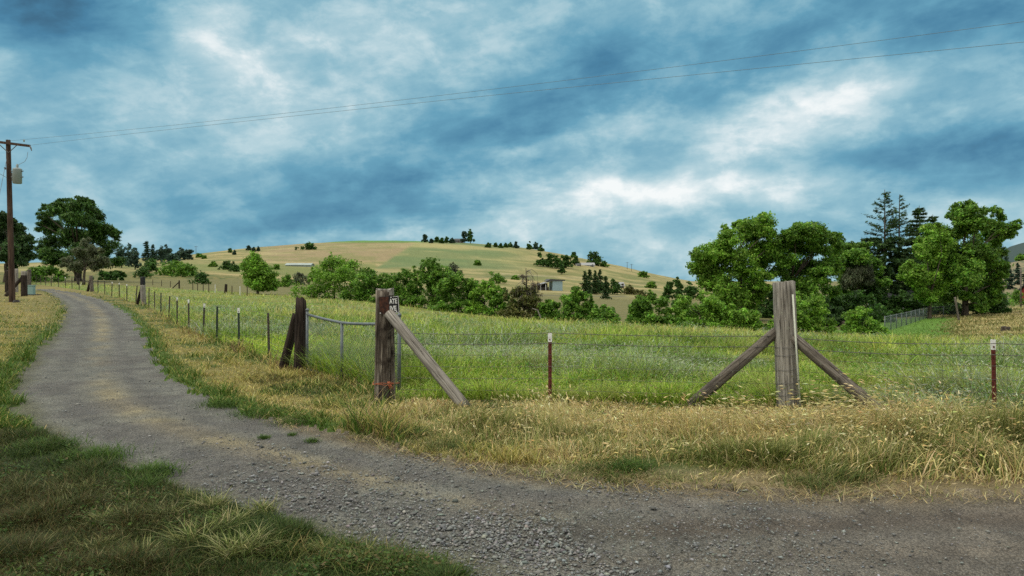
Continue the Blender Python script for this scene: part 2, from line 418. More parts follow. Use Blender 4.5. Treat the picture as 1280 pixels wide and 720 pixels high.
def road_colour(x, y):
    di = dist_line(x, y, IN_EDGE); do = dist_line(x, y, OUT_EDGE)
    t = di / (di + do + 1e-6)
    n1 = fbm(x * 1.1, y * 1.1, 141, 4); n2 = fbm(x * .25, y * .25, 151, 4); n3 = fbm(x * 5, y * 5, 161, 3)
    px, Y = pxY(x, y)
    c = np.tile(np.array([.182, .188, .168]), (len(x), 1))
    dust = np.exp(-((t - .46) / .10) ** 2) * sstep(.35, .6, n1 * .6 + n2 * .4) * sstep(900, 400, px)
    c = lerp(c, (.33, .295, .185), dust * 1.0)
    c = lerp(c, (.13, .125, .12), sstep(.5, .68, n1) * .6)
    trk = np.exp(-((t - .26) / .07) ** 2) + np.exp(-((t - .68) / .07) ** 2)
    c = lerp(c, (.14, .14, .132), np.clip(trk, 0, 1) * .7 * sstep(2.5, 0, x) * sstep(.25, .55, n2 + .2))
    ruts = np.exp(-((y - 4.9 - .10 * x) / .22) ** 2) + np.exp(-((y - 3.75 - .06 * x) / .25) ** 2)
    c = lerp(c, (.10, .088, .070), np.clip(ruts * (.6 + .8 * n1), 0, 1) * sstep(-.8, 1.2, x) * .85)
    ridge_ = np.exp(-((y - 4.35 - .08 * x) / .16) ** 2) + np.exp(-((y - 5.5 - .12 * x) / .14) ** 2)
    c = lerp(c, (.20, .185, .15), np.clip(ridge_, 0, 1) * sstep(-.8, 1.2, x) * .6)
    c = lerp(c, (.145, .125, .105), sstep(.0, 3, x) * (Y < 12) * .55)
    c = lerp(c, (.22, .185, .12), sstep(.5, .1, di + (n1 - .5) * .6) * .7 * (px > 350))
    c = lerp(c, (.12, .125, .06), sstep(.4, .05, do + (n1 - .5) * .5) * .6)
    return np.clip(c * (.72 + .56 * n3)[:, None], 0, 1)

# ------------------------------------------------------------------ one sheet of land, cut into ground and road along shared edges
def polar_land():
    th = np.concatenate([np.radians(np.arange(-180, -54, 3.0)), np.radians(np.arange(-54, 54.01, .15)), np.radians(np.arange(57, 178, 3.0))])
    r = np.concatenate([[.25], np.geomspace(.7, 14, 260), np.geomspace(14.3, 700, 210), np.geomspace(725, 7000, 26)])
    T, R = np.meshgrid(th, r); x = (R * np.sin(T)).ravel(); y = (R * np.cos(T)).ravel()
    nt, nr = len(th), len(r)
    i = np.arange(nr - 1)[:, None] * nt; j = np.arange(nt)[None, :]; j2 = (j + 1) % nt
    Q = np.stack([i + j, i + nt + j, i + nt + j2, i + j2], -1).reshape(-1, 4)[:, ::-1]
    return x, y, Q
gx, gy, GQ = polar_land()
gzv = ground_z(gx, gy)
rv = road_mask(gx, gy)
_di = dist_line(gx[rv], gy[rv], IN_EDGE); _do = dist_line(gx[rv], gy[rv], OUT_EDGE)
_e = np.minimum(_di, _do)
bump = np.zeros(len(gx))
bump[rv] = -.02 + .03 * (fbm(gx[rv] * 1.3, gy[rv] * 1.3, 201, 3) - .5) + .012 * (fbm(gx[rv] * 9, gy[rv] * 9, 211, 3) - .5)
_ru = np.exp(-((gy - 4.9 - .10 * gx) / .2) ** 2) + np.exp(-((gy - 3.75 - .06 * gx) / .22) ** 2)
bump -= .02 * _ru * sstep(-.5, 1.5, gx) * rv
nr_ = ~rv & (np.hypot(gx, gy) < 20)
bump[nr_] = .05 * (fbm(gx[nr_] * 2.5, gy[nr_] * 2.5, 221, 4) - .3)
def surf_z(x, y):
    return ground_z(x, y)
gzv = gzv + bump
qx = gx[GQ].mean(1); qy = gy[GQ].mean(1)
isroad = road_mask(qx, qy)
def sub(mask, name, colf, mat, kind='structure'):
    q = GQ[mask]; u, inv = np.unique(q, return_inverse=True)
    V = np.stack([gx[u], gy[u], gzv[u]], 1)
    o = np_mesh(name, V, quads=inv.reshape(-1, 4), col=colf(gx[u], gy[u]), mat=mat, smooth=True)
    return tag(o, kind=kind)
M['ground'] = vcol_mat('ground_soil_and_turf', .9, 0, [(.9, .12), (7, .22), (45, .30)], (.6, .03))
def road_mat():
    m, t = new_mat('gravel_road')
    a = t.new('ShaderNodeAttribute', attribute_name='Col').outputs['Color']
    tc = t.new('ShaderNodeTexCoord').outputs['Object']
    v = t.new('ShaderNodeTexVoronoi'); v.inputs['Scale'].default_value = 75; t.l.new(tc, v.inputs['Vector'])
    v2 = t.new('ShaderNodeTexVoronoi'); v2.inputs['Scale'].default_value = 26; t.l.new(tc, v2.inputs['Vector'])
    peb = t.ramp(v.outputs['Color'], [(.1, (.65, .65, .66)), (.5, (1, 1, 1)), (.9, (1.38, 1.37, 1.35))])
    gap = t.ramp(v.outputs['Distance'], [(.25, (1, 1, 1)), (.75, (.55, .53, .5))])
    c = t.mix(1, t.mix(1, a, peb, 'MULTIPLY'), gap, 'MULTIPLY')
    n = t.noise(tc, 3, 5, .6)
    c = t.mix(1, c, t.ramp(n, [(.3, (.8, .8, .82)), (.7, (1.18, 1.16, 1.12))]), 'MULTIPLY')
    hgt = t.math('ADD', t.math('MULTIPLY', v.outputs['Distance'], -1), t.math('MULTIPLY', v2.outputs['Distance'], -.9))
    finish(t, c, .9, hgt, .8, .02, 0, .2); return m
M['road'] = road_mat()
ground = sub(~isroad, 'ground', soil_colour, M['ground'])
road = sub(isroad, 'gravel_road', road_colour, M['road'])

# distant ridge at the far right and left, well beyond the valley
def ridge(name, pxs, pys, Y, col, seed):
    n = 160; u = np.linspace(pxs[0], pxs[-1], n); top = np.interp(u, pxs, pys) + 2.5 * (fbm(u * .05, u * 0, seed, 4) - .5)
    V = []; 
    for d, k in ((0, 0.), (120, .35), (300, .7), (520, 1.), (900, .5), (1300, -.2)):
        YY = Y + d; z = CAMZ + (HZ - top) / FPX * (Y + 520)
        for ui, zi, j in zip(u, z, range(n)):
            V.append(((ui - 640) / FPX * YY, YY, -12 + (zi + 12) * k + 14 * (float(fbm(ui * .08, d * .01, seed + 5, 3)) - .5) * (0 < k < 1)))
    Q = [(r * n + j, r * n + j + 1, (r + 1) * n + j + 1, (r + 1) * n + j) for r in range(5) for j in range(n - 1)]
    o = np_mesh(name, V, quads=Q, col=np.tile(col, (len(V), 1)), mat=M['ground'], smooth=True); return tag(o, kind='structure')
ridge('hills', [1120, 1180, 1225, 1262, 1300, 1400, 1600], [350, 342, 330, 308, 299, 292, 300], 2300, (.035, .06, .055), 301)

# ------------------------------------------------------------------ stones loose on the road
def stones():
    n = 60000
    px = RNG.uniform(-60, 1340, n); py = 372 + (725 - 372) * RNG.uniform(0, 1, n) ** .75
    Y = 1.72 / (py - HZ) * FPX; x = (px - 640) / FPX * Y
    x2 = RNG.uniform(-2.6, 1.9, 26000); Y2 = RNG.uniform(3.6, 7.4, 26000)
    x = np.concatenate([x, x2]); Y = np.concatenate([Y, Y2])
    do = dist_line(x, Y, OUT_EDGE); di = dist_line(x, Y, IN_EDGE)
    nn = fbm(x * 1.2, Y * 1.2, 401, 4)
    wind = np.exp(-((do - .55 - .5 * (nn - .5)) / .38) ** 2) * sstep(-3.2, -1.5, x) * sstep(2.9, 1.2, x) + .35 * np.exp(-((di - 1.2) / .4) ** 2) * (x > -2.5) * (x < 1.5)
    pr = (.20 + .4 * sstep(.45, .65, nn)) * (1 - .6 * sstep(1, 3, x)) + wind * .32
    bare = np.exp(-(((x + 1.36) / .17) ** 2 + ((Y - 4.42) / .16) ** 2)) > .45
    keep = (RNG.uniform(0, 1, len(x)) < pr) & (road_mask(x, Y) | ((do < .5) & (Y < 9) & (RNG.uniform(0, 1, len(x)) < .35))) | bare
    keep |= (di < .45) & ~road_mask(x, Y) & (x > -2.5) & (RNG.uniform(0, 1, len(x)) < .25)
    far = (Y > 22); keep &= ~(far & (RNG.uniform(0, 1, len(x)) < .5))
    x = x[keep]; Y = Y[keep]; wind = wind[keep]; n = len(x)
    s = RNG.lognormal(0, .45, n) * .0052 * (1 + .45 * wind) * (1 + .04 * np.minimum(Y, 25))
    big = (RNG.uniform(0, 1, n) < .0025) & (x < -.3); s = np.where(big, RNG.uniform(.018, .036, n), np.minimum(s, .03))
    base = np.array([[1, 0, 0], [-1, 0, 0], [0, 1, 0], [0, -1, 0], [0, 0, 1], [0, 0, -1]], float)
    T = np.array([[0, 2, 4], [2, 1, 4], [1, 3, 4], [3, 0, 4], [2, 0, 5], [1, 2, 5], [3, 1, 5], [0, 3, 5]])
    V = base[None] + RNG.normal(0, .22, (n, 6, 3))
    V *= np.stack([RNG.uniform(.7, 1.3, n), RNG.uniform(.6, 1., n), RNG.uniform(.3, .6, n)], 1)[:, None, :]
    a = RNG.uniform(0, 6.28, n); ca, sa = np.cos(a)[:, None], np.sin(a)[:, None]
    X = V[:, :, 0] * ca - V[:, :, 1] * sa; Yv = V[:, :, 0] * sa + V[:, :, 1] * ca
    V = np.stack([X, Yv, V[:, :, 2]], -1) * s[:, None, None]
    z = surf_z(x, Y) - .012 + s * .12
    V += np.stack([x, Y, z], 1)[:, None, :]
    F = (np.arange(n)[:, None, None] * 6 + T[None]).reshape(-1, 3)
    g = RNG.normal(.18, .055, n).clip(.06, .38)
    c = np.stack([g * RNG.normal(.97, .05, n), g * RNG.normal(1.0, .03, n), g * RNG.normal(.95, .05, n)], 1)
    c = np.repeat(c, 6, 0)
    o = np_mesh('loose_gravel', V.reshape(-1, 3), tris=F, col=c, mat=M['stone'])
    tag(o, 'loose grey gravel stones strewn over the dirt road', 'gravel', kind='stuff')
M['stone'] = vcol_mat('gravel_stone', .85, 0, [(60, .2)])
stones()

# ------------------------------------------------------------------ sky: cloud layers over a Nishita sky, all by direction
SUN_AZ, SUN_EL = math.radians(-62), math.radians(50)      # azimuth from +Y towards +X
w = bpy.data.worlds.new('World'); SC.world = w; w.use_nodes = True
t = NT(w.node_tree)
sky = t.new('ShaderNodeTexSky', sky_type='NISHITA'); sky.sun_disc = False
sky.sun_elevation = SUN_EL; sky.sun_rotation = SUN_AZ
d = t.new('ShaderNodeTexCoord').outputs['Generated']
sp = t.new('ShaderNodeSeparateXYZ'); t.l.new(d, sp.inputs[0]); X, Y_, Z = sp.outputs
az0 = t.math('ARCTAN2', X, Y_); el0 = t.math('ARCSINE', Z)
# cloud-sheet coordinates: the direction run up to a flat layer overhead
zc = t.math('ADD', t.math('MAXIMUM', Z, 0), .16)
cx = t.math('DIVIDE', X, zc); cy = t.math('DIVIDE', Y_, zc)
cv = t.new('ShaderNodeCombineXYZ'); t.l.new(cx, cv.inputs[0]); t.l.new(cy, cv.inputs[1])
mp = t.new('ShaderNodeMapping'); mp.inputs['Rotation'].default_value = (0, 0, math.radians(28)); mp.inputs['Scale'].default_value = (.55, 1.15, 1)
t.l.new(cv.outputs[0], mp.inputs[0])
na = t.noise(mp.outputs[0], 1.15, 8, .58, .35)
nb = t.noise(mp.outputs[0], 3.6, 7, .6, .5)
a0v = t.new('ShaderNodeCombineXYZ'); t.l.new(az0, a0v.inputs[0]); t.l.new(el0, a0v.inputs[1])
m2 = t.new('ShaderNodeMapping', vector_type='TEXTURE'); t.l.new(a0v.outputs[0], m2.inputs[0]); m2.inputs['Rotation'].default_value = (0, 0, math.radians(12)); m2.inputs['Scale'].default_value = (.21, .094, 1)
nd = t.noise(m2.outputs[0], 1.0, 9, .56, .25)
m3 = t.new('ShaderNodeMapping', vector_type='TEXTURE'); t.l.new(a0v.outputs[0], m3.inputs[0]); m3.inputs['Rotation'].default_value = (0, 0, math.radians(-4)); m3.inputs['Scale'].default_value = (.078, .046, 1)
ne = t.noise(m3.outputs[0], 1.0, 9, .60, .2)
wz = t.noise(d, 4.0, 6, .6)
m5 = t.new('ShaderNodeMapping', vector_type='TEXTURE'); t.l.new(a0v.outputs[0], m5.inputs[0]); m5.inputs['Rotation'].default_value = (0, 0, math.radians(14)); m5.inputs['Location'].default_value = (1.3, .7, .9); m5.inputs['Scale'].default_value = (.10, .018, 1)
ng = t.noise(m5.outputs[0], 1.0, 9, .6, .3)
m4 = t.new('ShaderNodeMapping', vector_type='TEXTURE'); t.l.new(a0v.outputs[0], m4.inputs[0]); m4.inputs['Rotation'].default_value = (0, 0, math.radians(20)); m4.inputs['Location'].default_value = (3.3, 1.7, .4); m4.inputs['Scale'].default_value = (.036, .024, 1)
nf = t.noise(m4.outputs[0], 1.0, 9, .62, .15)
# directions warped a little so that masses get ragged rims
az = t.math('ADD', az0, t.math('MULTIPLY', t.math('SUBTRACT', nb, .5), .12))
el = t.math('ADD', el0, t.math('MULTIPLY', t.math('SUBTRACT', wz, .5), .11))
BLOB_K = 1.05
BLOBS = [  # where in the sky, how wide and tall, tilt, how much lighter or darker (degrees in a 1280-wide frame's scale)
    (55, 18, 100, 34, -8, -.40), (420, 242, 150, 34, 10, -.13), (560, 205, 150, 34, 16, -.14), (690, 110, 130, 40, 22, -.17), (940, 40, 190, 34, 8, -.17), (880, 105, 110, 18, 12, -.10),
    (1240, 20, 100, 32, 0, -.24), (300, 288, 190, 22, 4, -.11), (560, 262, 120, 12, 5, -.06), (1140, 184, 110, 18, 4, -.27), (1255, 205, 70, 24, -6, -.28), (1235, 90, 70, 40, 0, -.04),
    (1000, 287, 160, 12, 4, -.12), (880, 272, 60, 10, 5, -.08),
    (312, 64, 34, 20, -30, .13), (268, 44, 26, 30, -20, .08), (262, 22, 60, 26, -10, .06), (350, 118, 80, 30, -25, .12), (210, 70, 60, 20, 0, .04), (140, 80, 130, 24, 10, .06), (245, 150, 100, 26, 8, .07), (230, 190, 60, 14, 0, .06), (420, 40, 90, 30, -20, .08),
    (975, 150, 60, 22, 24, .28), (1090, 105, 90, 24, 10, .15), (1010, 60, 60, 12, 30, .10), (765, 165, 46, 14, 8, .26), (860, 236, 160, 20, 7, .22), (745, 250, 90, 14, 8, .16), (1010, 222, 130, 16, 4, .16), (880, 190, 120, 20, 12, .10),
    (640, 195, 60, 9, 5, .14), (560, 232, 80, 8, 6, .10), (850, 312, 130, 20, 0, .20), (700, 286, 130, 14, 4, .12), (450, 294, 90, 7, 3, .16), (330, 262, 60, 8, 5, .10), (1200, 264, 90, 10, -10, .12),
    (1190, 150, 80, 14, 5, .10), (540, 50, 140, 40, 20, .09), (150, 300, 60, 12, 0, .10)]
ae = t.new('ShaderNodeCombineXYZ'); t.l.new(az, ae.inputs[0]); t.l.new(el, ae.inputs[1])
acc = None
for bx, by, sx, sy, an, amp in BLOBS:
    A0 = math.atan((bx - 640) / FPX); E0 = math.atan((HZ - by) / FPX * math.cos(A0))
    m = t.new('ShaderNodeMapping', vector_type='TEXTURE'); t.l.new(ae.outputs[0], m.inputs[0])
    m.inputs['Location'].default_value = (A0, E0, 0); m.inputs['Rotation'].default_value = (0, 0, math.radians(an)); m.inputs['Scale'].default_value = (sx / FPX, sy / FPX, 1)
    dt = t.new('ShaderNodeVectorMath', operation='DOT_PRODUCT'); t.l.new(m.outputs[0], dt.inputs[0]); t.l.new(m.outputs[0], dt.inputs[1])
    g = t.math('POWER', math.exp(-.6), dt.outputs['Value'])
    ma = t.new('ShaderNodeMath', operation='MULTIPLY_ADD'); t.l.new(g, ma.inputs[0]); ma.inputs[1].default_value = amp * BLOB_K
    if acc is None: ma.inputs[2].default_value = 0
    else: t.l.new(acc, ma.inputs[2])
    acc = ma.outputs[0]
val = t.math('ADD', acc, .565)
def crisp(n, lo, hi):                   # cloud rims: squeeze a noise so that masses get edges
    m = t.new('ShaderNodeMapRange', interpolation_type='SMOOTHSTEP'); t.l.new(n, m.inputs[0]); m.inputs[1].default_value = lo; m.inputs[2].default_value = hi
    return m.outputs[0]
for nz, k in ((na, .06), (nb, .05), (nd, .28), (crisp(nd, .40, .60), .08), (ng, .14)):
    val = t.math('ADD', val, t.math('MULTIPLY', t.math('SUBTRACT', nz, .5), k))
fine = None                             # fine billows show in the bright cloud, the dark bands stay smooth
for nz, k in ((ne, .30), (crisp(ne, .44, .62), .08), (nf, .17)):
    q = t.math('MULTIPLY', t.math('SUBTRACT', nz, .5), k); fine = q if fine is None else t.math('ADD', fine, q)
gain = t.new('ShaderNodeMapRange', interpolation_type='SMOOTHSTEP'); t.l.new(val, gain.inputs[0])
for i, v in ((1, .30), (2, .72), (3, .62), (4, 1.1)): gain.inputs[i].default_value = v
val = t.math('ADD', val, t.math('MULTIPLY', fine, gain.outputs[0]))
CL = [(0.0, (.035, .10, .17)), (.20, (.065, .22, .36)), (.40, (.135, .36, .50)), (.58, (.29, .52, .62)), (.76, (.50, .68, .74)), (1.0, (.95, .985, .98))]
cloud = t.ramp(val, [(p, tuple(10 * c for c in q)) for p, q in CL])
# unseen cover overhead and behind, made thicker and whiter to light the ground
over = t.ramp(el0, [(.38, (0, 0, 0)), (.85, (1, 1, 1))])
cloud = t.mix(over, cloud, (21, 20, 18))
back = t.math('MULTIPLY', t.ramp(Y_, [(-.5, (1, 1, 1)), (0.0, (0, 0, 0))]), .8)
cloud = t.mix(back, cloud, (10, 9.8, 9.3))
colr = t.mix(.94, sky.outputs[0], cloud)
w.cycles.sampling_method = 'MANUAL'; w.cycles.sample_map_resolution = 512
bg = t.new('ShaderNodeBackground'); t.l.new(colr, bg.inputs[0]); bg.inputs[1].default_value = .1
out = t.new('ShaderNodeOutputWorld'); t.l.new(bg.outputs[0], out.inputs[0])

sl = bpy.data.lights.new('sun', 'SUN'); sl.energy = 1.5; sl.angle = math.radians(14); sl.color = (1, .93, .80)
so = bpy.data.objects.new('sun', sl); COL.objects.link(so)
sd = Vector((math.sin(SUN_AZ) * math.cos(SUN_EL), math.cos(SUN_AZ) * math.cos(SUN_EL) * .0 - .55 * math.cos(SUN_EL), math.sin(SUN_EL)))
SUN_AZ2 = math.atan2(sd.x, sd.y); sky.sun_rotation = SUN_AZ2; sky.sun_elevation = math.asin(sd.normalized().z)
so.rotation_euler = sd.to_track_quat('Z', 'Y').to_euler(); so.location = (-30, -30, 60)

vs = SC.view_settings; SC.display_settings.display_device = 'sRGB'
vs.view_transform = 'Standard'; vs.look = 'None'; vs.exposure = 0; vs.gamma = 1; vs.use_curve_mapping = False
SC.render.engine = 'CYCLES'; SC.cycles.use_denoising = False; SC.cycles.max_bounces = 6; SC.cycles.diffuse_bounces = 3; SC.cycles.transmission_bounces = 4
# ------------------------------------------------------------------ grass: every blade a bent, tapering strip
def blades(name, x, y, h, w, lean, bend, col, label, z=None, azi=None, head=None, headcol=None, mat=None, tipcol=None):
    n = len(x); z = ground_z(x, y) - .01 if z is None else z
    azi = RNG.uniform(0, 2 * math.pi, n) if azi is None else azi
    ca, sa = np.cos(azi), np.sin(azi)
    wa = azi + math.pi / 2 + RNG.normal(0, .6, n)
    # keep the flat of most blades turned across the sight line so that they do not vanish edge-on
    wx, wy = np.cos(wa), np.sin(wa)
    T = [0, .38, .72, 1.0]; Wd = [1, .85, .55, 0.0]
    rows = []
    def pos(tt):
        out = h * (lean * tt + bend * tt ** 2)
        up = h * (tt - .42 * bend * tt ** 2.6)
        return x + ca * out, y + sa * out, z + up
    V = []; C = []
    for tt, ww in zip(T, Wd):
        X, Y, Z = pos(tt); k = (w * ww / 2)
        cc = col if tipcol is None else col * (1 - tt) + tipcol * tt
        if ww > 0:
            V += [np.stack([X - wx * k, Y - wy * k, Z], 1), np.stack([X + wx * k, Y + wy * k, Z], 1)]; C += [cc, cc]
        else: V += [np.stack([X, Y, Z], 1)]; C += [cc]
    V = np.stack(V, 1); C = np.stack(C, 1)
    i = np.arange(n)[:, None] * 7
    Q = np.concatenate([i + [0, 1, 3, 2], i + [2, 3, 5, 4]]); Tr = i + [4, 5, 6]
    V = V.reshape(-1, 3); C = C.reshape(-1, 3)
    if head is not None and head.any():
        k = np.where(head)[0]; m = len(k)
        p1 = np.stack(pos(1.0), 1)[k]; p0 = np.stack(pos(.86), 1)[k]
        dr = p1 - p0; dr /= np.linalg.norm(dr, axis=1)[:, None] + 1e-9
        dr[:, 2] -= .25; hl = (.035 + .035 * RNG.uniform(0, 1, m)) * (1 + .012 * y[k]); hw = hl * RNG.uniform(.09, .16, m)
        VV = []; base = len(V)
        for q in range(2):
            s = np.stack([wx[k], wy[k], np.zeros(m)], 1) if q == 0 else np.cross(dr, np.stack([wx[k], wy[k], np.zeros(m)], 1))
            a = p1 - dr * hl[:, None] * .2
            VV += [a, a + dr * hl[:, None] * .45 + s * hw[:, None], a + dr * hl[:, None] * 1.1, a + dr * hl[:, None] * .45 - s * hw[:, None]]
        VV = np.stack(VV, 1); j = base + np.arange(m)[:, None] * 8
        Q = np.concatenate([Q, j + [0, 1, 2, 3], j + [4, 5, 6, 7]])
        V = np.concatenate([V, VV.reshape(-1, 3)]); C = np.concatenate([C, np.repeat(headcol[k], 8, 0)])
    o = np_mesh(name, V, quads=Q, tris=Tr, col=np.clip(C, 0, 1), mat=mat or M['grass'])
    return tag(o, label, 'grass', kind='stuff')

def pal(n, cols, wts, var=.18):
    c = np.array(cols)[RNG.choice(len(cols), n, p=np.array(wts) / sum(wts))]
    return np.clip(c * RNG.normal(1, var, (n, 1)) * RNG.normal(1, .06, (n, 3)), .005, 1)
def mixcol(c, d, t): return c * (1 - t[:, None]) + d * t[:, None]
def wedge(n, px0, px1, Y0, Y1, p=1.0):        # points in the wedge of land before the eye, thinning with distance
    px = RNG.uniform(px0, px1, n); u = RNG.uniform(0, 1, n)
    Y = 1 / (1 / Y1 + (1 / Y0 - 1 / Y1) * u ** p)
    return (px - 640) / FPX * Y, Y, px
near_posts = None

# the lush field beyond the fence
def field_grass():
    x, y, px = wedge(300000, -40, 1345, 8.0, 95, .8)
    k = field_side(x, y) & (y < field_far(px) + 2.5); x, y, px = x[k], y[k], px[k]
    n = len(x); big = fbm(x * .16, y * .16, 501, 4); mid = fbm(x * .6, y * .6, 511, 4); tan = np.clip(sstep(.42, .62, fbm(x * .22, y * .6, 91, 4)) * sstep(18, 38, y) + .55 * sstep(.55, 1, y / field_far(px)), 0, 1)
    h = (.13 + .36 * sstep(.35, .72, mid)) * RNG.uniform(.45, 1.3, n) * (.7 + .6 * big)
    h *= 1 - .35 * sstep(25, 50, y)
    w = .006 + .0007 * y
    c = pal(n, [(.265, .40, .045), (.20, .32, .036), (.35, .47, .065), (.40, .40, .13)], [4, 2.2, 3, 1.4])
    c = mixcol(c, pal(n, [(.085, .165, .02), (.12, .21, .03)], [1, 1]), sstep(.50, .62, fbm(x * .45 + 5, y * .38, 515, 3)) * .8)
    c = mixcol(c, pal(n, [(.34, .34, .10), (.42, .38, .15), (.28, .33, .07)], [1, 1, 1]), sstep(.54, .66, fbm(x * .33 + 9, y * .5, 518, 4)) * .6 * (RNG.uniform(0, 1, n) < .7)); c = mixcol(c, c * .62, sstep(.56, .68, fbm(x * .7 + 1, y * .6, 519, 3)) * .8)
    c = mixcol(c, c * np.array([1.3, 1.22, 1.1]), sstep(.5, .66, fbm(x * .2, y * .3, 517, 3)))
    # greyer weeds in flower, in drifts
    fl = np.maximum(sstep(.50, .62, fbm(x * .13 + 7, y * .22, 521, 4)), sstep(.5, .6, fbm(x * .9, y * .9, 522, 3)) * np.exp(-((px - 1150) / 110) ** 2) * sstep(17, 11, y)) * (RNG.uniform(0, 1, n) < .6)
    c = mixcol(c, pal(n, [(.27, .35, .19), (.19, .275, .12), (.42, .46, .33)], [2, 2, 1.6]), fl)
    c = mixcol(c, pal(n, [(.46, .45, .13), (.38, .43, .09), (.48, .43, .17)], [2, 2, 1]), (tan * .85 > RNG.uniform(0, 1, n)) * .9)
    hd = RNG.uniform(0, 1, n) < .10 + .2 * tan
    hc = pal(n, [(.38, .36, .17), (.30, .34, .14)], [1, 1])
    wh = fl > .5; hc[wh] = pal(int(wh.sum()), [(.5, .54, .42), (.38, .45, .28)], [1, 1]); hd |= wh & (RNG.uniform(0, 1, n) < .35)
    blades('meadow_grass', x, y, h, w, RNG.uniform(.05, .6, n), RNG.uniform(.1, .9, n), c, 'lush green meadow grass and flowering weeds beyond the fence', head=hd, headcol=hc)
    # broad leaved weeds standing in it
    x, y, px = wedge(30000, -40, 1345, 8.4, 30, .9)
    cl = fbm(x * .8 + 3, y * .8, 531, 3); k = field_side(x, y) & (cl > .54); x, y = x[k], y[k]; n = len(x)
    zt = RNG.uniform(.08, .40, n); tone = np.zeros(n)
    # bushy weeds that stand out singly
    W = [(745, 412, .8, .55, 0), (770, 417, .6, .5, 0), (555, 408, .8, .5, .6), (640, 424, .9, .45, 1), (690, 428, .8, .4, 1), (590, 432, .7, .42, 1), (520, 425, .7, .45, 1), (430, 420, .9, .45, 1), (470, 432, .6, .4, 1), (1160, 468, .55, .5, 1), (1120, 482, .4, .4, 1), (1205, 470, .5, .45, .8), (1235, 490, .4, .45, .7),
         (830, 436, .6, .4, .8), (890, 430, .7, .4, .8), (560, 455, .5, .45, .2), (610, 470, .4, .4, .3), (820, 480, .4, .4, .7), (850, 455, .5, .45, .2), (930, 470, .4, .4, .5), (1050, 450, .5, .45, .3), (1010, 430, .6, .4, 1), (960, 420, .7, .4, 1), (420, 440, .5, .4, .5), (540, 470, .35, .45, .1), (320, 405, .8, .4, 1), (270, 392, .8, .4, 1), (350, 415, .6, .4, 1), (700, 400, 1., .45, .3), (860, 412, .8, .45, .3), (1100, 425, .8, .4, .8)]
    for wpx, wpy, r, hh, tn in W:
        cx, cy = hit(wpx, wpy); m = int(420 * r); rr = r * np.sqrt(RNG.uniform(0, 1, m)); a = RNG.uniform(0, 6.28, m)
        x = np.concatenate([x, cx + rr * np.cos(a)]); y = np.concatenate([y, cy + rr * np.sin(a)]); zt = np.concatenate([zt, hh * np.sqrt(np.maximum(.05, 1 - (rr / r) ** 2)) * RNG.uniform(.35, 1.1, m)]); tone = np.concatenate([tone, np.full(m, tn)])
    broad(x, y, len(x), zt, tone)
def broad(x, y, n, hh, tone):
    z = ground_z(x, y); s = (.014 + .0008 * y) * RNG.uniform(.6, 1.4, n)
    nrm = RNG.normal(0, 1, (n, 3)); nrm[:, 2] = np.abs(nrm[:, 2]) + .5; nrm /= np.linalg.norm(nrm, axis=1)[:, None]
    V, Q = leaf_quads(np.stack([x, y, z + hh], 1), nrm, s, .45)
    c = pal(n, [(.11, .23, .03), (.17, .31, .04), (.22, .32, .12)], [3, 2, 1]); c = np.where((RNG.uniform(0, 1, n) < tone * .75)[:, None], pal(n, [(.25, .33, .19), (.36, .41, .29), (.17, .26, .12)], [2, 1, 2]), c)
    o = np_mesh('meadow_weeds', V, quads=Q, col=np.repeat(c, 4, 0), mat=M['leaf']); tag(o, 'leafy green weeds growing through the meadow grass', 'weeds', kind='stuff')

def leaf_quads(c, nrm, s, aspect, long=None):
    n = len(c)
    r = RNG.normal(0, 1, (n, 3)) if long is None else long
    tdir = r - nrm * (r * nrm).sum(1)[:, None]; tdir /= np.linalg.norm(tdir, axis=1)[:, None] + 1e-9
    b = np.cross(nrm, tdir)
    L = tdir * s[:, None]; W = b * (s * aspect)[:, None]
    V = np.stack([c - L, c - L * .1 + W, c + L, c - L * .1 - W], 1).reshape(-1, 3)
    return V, np.arange(n * 4).reshape(-1, 4)

